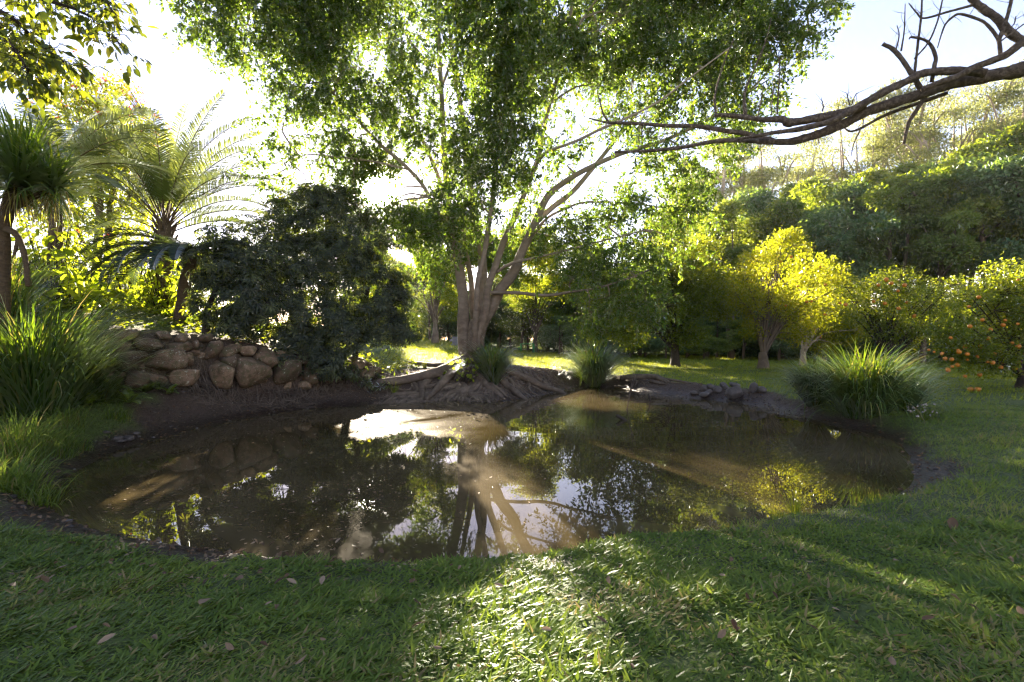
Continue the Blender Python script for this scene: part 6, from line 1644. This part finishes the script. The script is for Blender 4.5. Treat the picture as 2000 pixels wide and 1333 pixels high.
# dead leaves lying on the near lawn
dl = []
for k in range(5):
    mbq = MB()
    q = np.random.default_rng(70 + k)
    oval_leaves(mbq, np.array([[-.5, 0, .08]]), np.array([[1, 0, .0]]), np.array([[0, 0, 1.0]]) + q.normal(0, .12, (1, 3)), 1.0, [.42, .5, .36, .55, .45][k], [.05, .25, .4, .55, .8][k], [.35, .2, .45, -.25, .3][k], 0, [.12, -.15, .2, .1, -.2][k])
    dl.append(mbq.mesh('fallen_leaf', M['dry_leaf']))
own = [(400, 1190, 40, 3, 'large pale grey-brown dead leaf on the shaded grass at left'), (210, 1278, 30, 4, 'upright pale dead leaf in the lower left grass'), (588, 1312, 30, 3, 'pale oval dead leaf at the bottom of the lawn'), (540, 1208, 24, 2, 'round tan dead leaf in the middle of the shaded lawn'), (1338, 1242 - 2, 0, 0, ''), (1668, 1240, 36, 0, 'purple-brown dead leaf in the right lawn'), (1762, 1274, 30, 1, 'curled brown dead leaf low in the right lawn'), (1860, 1042, 34, 1, 'dark folded dead leaf on the right lawn'), (448, 1286, 22, 3, 'pale narrow dead leaf near the bottom left'), (525, 1203, 16, 4, 'small white leaf beside the round tan one'), (295, 1175, 18, 1, 'small brown dead leaf right of the large pale one'), (1492, 1054, 14, 1, 'brown round leaf at the grass edge by the water'), (895, 1328, 18, 1, 'reddish dead leaf at the bottom edge of the sunlit patch'), (1235, 1328, 18, 0, 'red-brown dead leaf at the bottom right of the sunlit patch'), (45, 1176, 16, 2, 'small tan leaf at the far left of the lawn')]
own = [q for q in own if q[4]]
gl_ = 'dead leaves lying on the near lawn'


def drop(px, py, wpx, k, lab):
    x, Y, z = hit(px, py); z += .055 if py > 1000 else .05
    o = bpy.data.objects.new('fallen_leaf', dl[k]); COL.objects.link(o)
    s_ = wpx * Y / F
    o.location = (x, Y, z); o.scale = (s_, s_, s_); o.rotation_euler = (rng.normal(0, .35), rng.normal(.0, .35), rng.uniform(0, 6.28))
    tag(o, lab, 'leaf', gl_)


for q in own:
    drop(*q)
for k in range(150):
    px = rng.uniform(-20, 2020); py = 1075 + 260 * rng.random() ** 1.6
    if px > 900: py = max(py, 1110)
    if k < 90: px, py = rng.uniform(20, 820), 1068 + rng.random() ** 1.5 * 90
    Y = 1.7 * F / (py - 666.5)
    drop(px, py, rng.uniform(11, 24) * (.75 if py < 1150 else 1.1), int(rng.integers(0, 5)), 'little curled dead leaf among the blades of the near lawn')
for k in range(40):
    px, py = rng.uniform(1160, 1700), rng.uniform(716, 745)
    drop(px, py, rng.uniform(3, 6), int(rng.integers(1, 5)), 'tiny dead leaf on the far lawn behind the pond')
# specks that float on the water
fl = MB()
k = 1300
P = np.stack([rng.uniform(-6.5, 6.5, k), rng.uniform(4, 20, k)], -1)
cl_ = rng.random(k) < .35
P[cl_] = np.stack([rng.uniform(-5.6, -1.2, cl_.sum()), rng.uniform(4.2, 6.5, cl_.sum())], -1)
P = P[pond_dist(P[:, 0], P[:, 1]) < -.08]; k = len(P)
a = rng.uniform(0, 6.28, k)
leaves(fl, np.column_stack([P, np.full(k, ZW + .006)]), np.stack([np.cos(a), np.sin(a), 0 * a], -1), np.array([[0, 0, 1.0]]) + rng.normal(0, .08, (k, 3)), rng.uniform(.02, .075, k), rng.uniform(.012, .034, k), rng.uniform(.1, .75, k), .1)
fo = fl.build('floating_leaves', M['dry_leaf'], kind='stuff')
fo['label'] = 'small leaves and specks floating on the pond'
# litter on the muddy banks
lt = MB()
Pk = np.stack([rng.uniform(-8, 9, 30000), rng.uniform(3.5, 21, 30000)], -1)
dd = pond_dist(Pk[:, 0], Pk[:, 1]); so = soil_at(Pk[:, 0], Pk[:, 1], dd)
Pk = Pk[(dd > .03) & (so > .5) & (dd < 2.5)]; k = len(Pk); a = rng.uniform(0, 6.28, k)
leaves(lt, np.column_stack([Pk, ground(Pk[:, 0], Pk[:, 1]) + .012]), np.stack([np.cos(a), np.sin(a), rng.normal(0, .2, k)], -1), np.array([[0, 0, 1.0]]) + rng.normal(0, .4, (k, 3)), rng.uniform(.03, .09, k), rng.uniform(.02, .05, k), rng.uniform(0, .6, k), .3)
kk = rng.random(k) < .12
for q in np.nonzero(kk)[0][:420]:
    V, T = ico(1); s_ = rng.uniform(.012, .05)
    lt.add(np.array([Pk[q, 0], Pk[q, 1], float(ground(Pk[q:q + 1, 0], Pk[q:q + 1, 1])[0])]) + V * np.array([s_, s_ * rng.uniform(.6, 1), s_ * .6]) * (1 + rng.normal(0, .1, (len(V), 1))), T, None, .1, 1, True)
lo = lt.build('leaf_litter', [M['dry_leaf'], M['pond_rock']], kind='stuff'); lo['label'] = 'dead leaf litter on the muddy banks'


# low leafy cover on the bed behind the wall
gcv = MB()
k = 5200
u = rng.uniform(-.45, 1.35, k); v = rng.uniform(.35, 6.5, k)
X = WA[0] + WD[0] * WLEN * u + WN[0] * v; Y = WA[1] + WD[1] * WLEN * u + WN[1] * v
kp = fbm2(X * 1.3, Y * 1.3, 61) > .36
X, Y = X[kp], Y[kp]; k = len(X)
gp = np.stack([X, Y, ground(X, Y) + rng.uniform(.02, .22, k)], -1)
leaves(gcv, gp, np.stack([rng.normal(size=k), rng.normal(size=k), rng.normal(0, .3, k)], -1), np.array([[0, 0, 1.0]]) + rng.normal(0, .4, (k, 3)), rng.uniform(.10, .22, k), rng.uniform(.06, .12, k), rng.random(k), .15)
gco = gcv.build('ground_cover', M['citrus_leaf'], kind='stuff'); gco['label'] = 'low leafy ground cover in the bed behind the wall'


# ------------------------------------------------------------------ lawn grass, blade by blade near the camera
def lawn(name, k, xr, yr, Lb, w, dens, mat, lab, seg=3, th=(.25, .75), bend=(-.1, .9), near=0.0, lit=.42, powy=1.0):
    v = rng.random(k) ** powy
    Y = yr[0] + (yr[1] - yr[0]) * v
    X = rng.uniform(xr[0], xr[1], k) * (1.0 if not near else np.minimum(1, (Y + near) / yr[1]))
    d = pond_dist(X, Y)
    so = soil_at(X, Y, d)
    lim = SOILW(X, Y)
    kp = (d > .015) & (rng.random(k) > so * 1.15) & (fbm2(X * 2.3, Y * 2.3, 77) > rng.uniform(.10, .32, k))
    s = (X - WA[0]) * WN[0] + (Y - WA[1]) * WN[1]; t = ((X - WA[0]) * WD[0] + (Y - WA[1]) * WD[1]) / WLEN
    kp &= ~((s > -.6) & (s < 1.3) & (t > -.2) & (t < 1.1))
    X, Y = X[kp], Y[kp]; n_ = len(X)
    Z = ground(X, Y)
    dist = np.hypot(X, Y)
    sc_ = np.clip((dist / yr[0]) ** .25, 1, 1.6) if near else 1.0
    patch = fbm2(X * .8, Y * .8, 55)
    tint = np.clip(lit + (patch - .44) * .7 + rng.normal(0, .14, n_), 0, .84)
    tint = np.where(rng.random(n_) < .05 + .28 * smooth(.50, .66, fbm2(X * 1.3 + 9, Y * 1.3, 123)), rng.uniform(.9, 1, n_), tint)
    mb = MB()
    az = rng.uniform(0, 6.283, n_)
    az = np.where(rng.random(n_) < .45, .25 + rng.normal(0, .8, n_), az)
    tall = .75 + .7 * smooth(.35, .6, fbm2(X * 1.9, Y * 1.9, 91))
    blades(mb, np.stack([X, Y, Z - .005], -1), az, rng.uniform(th[0], th[1], n_), rng.uniform(bend[0], bend[1], n_), Lb * sc_ * tall * rng.uniform(.6, 1.25, n_), w * sc_ * rng.uniform(.7, 1.25, n_), tint, seg, 1.2, 0, .8, rng.normal(0, .5, n_))
    o = mb.build(name, M[mat], kind='stuff'); o['label'] = lab
    print(name, n_)


lawn('lawn_grass', 175000, (-4.6, 4.6), (1.25, 4.6), .056, .0145, 1, 'grass', 'broad-bladed grass of the near lawn', 2, (-.05, .75), (-.1, .9), 0.9, .42, 1.15)
lawn('lawn_grass', 80000, (2.2, 11.5), (4.0, 11.5), .085, .010, 1, 'grass', 'grass of the right-hand lawn', 2, (.3, 1.1), (0, .9), 0, .55)
lawn('lawn_grass', 34000, (-9.8, -4.0), (3.2, 10.5), .13, .009, 1, 'grass', 'grass of the left bank', 3, (.4, 1.2), (.2, 1.4), 0, .48)
lawn('lawn_grass', 110000, (-6, 26), (11.5, 30), .15, .020, 1, 'lawn', 'grass of the lawn beyond the pond', 1, (.5, 1.2), (0, .8), 0, .45, .8)
lawn('lawn_grass', 80000, (-16, 40), (28, 50), .22, .034, 1, 'lawn', 'grass of the far lawn', 1, (.6, 1.25), (0, .7), 0, .5)
for x0, x1, lab in ((2.4, 7.0, 'grass of the near lawn towards the right'), (-7.0, -2.4, 'grass of the near lawn towards the left')):
    lawn('lawn_grass', 42000, (x0, x1), (.5, 4.4), .066, .0155, 1, 'grass', lab, 2, (-.05, .75), (-.1, .9), 0, .42, 1.0)
# little pale flowers by the right-hand clump
ffl = thing('flowering_weed', 'little pale-flowered weed beside the right end of the large strap clump', 'weed', (lambda c: (c[0], c[1], H1(c[0], c[1])))(W(1806, 815, 9.6)))
a_, b_ = MB(), MB()
A = np.repeat(np.array(ffl.location)[None], 16, 0); B = A + np.stack([rng.normal(0, .14, 16), rng.normal(0, .1, 16), rng.uniform(.12, .36, 16)], -1)
twigs(a_, A, B, .005, .003); Bq = np.repeat(B, 6, 0)
leaves(b_, Bq, rng.normal(size=Bq.shape) + np.array([0, 0, .5]), rng.normal(size=Bq.shape), .035, .022, rng.random(len(Bq)))
a_.build('stem', M['lawn'], ffl); b_.build('blossom', M['pale_flower'], ffl)


# thin sunlit air over the whole place
hz, hn, hl = nmat('haze')
pv = hn.new('ShaderNodeVolumePrincipled')
pv.inputs['Color'].default_value = (.95, .95, .95, 1)
pv.inputs['Density'].default_value = .00015
pv.inputs['Anisotropy'].default_value = .45
ho = hn.new('ShaderNodeOutputMaterial'); hl.new(pv.outputs[0], ho.inputs['Volume'])
V = np.array([[x, y, z] for x in (-365, 365) for y in (-365, 365) for z in (-3.0, 56)], float)
mb = MB(); mb.add(V, None, [[0, 1, 3, 2], [4, 6, 7, 5], [0, 4, 5, 1], [2, 3, 7, 6], [0, 2, 6, 4], [1, 5, 7, 3]])
ha = mb.build('haze', hz, kind='stuff'); ha['label'] = 'thin sunlit haze in the air over the garden'
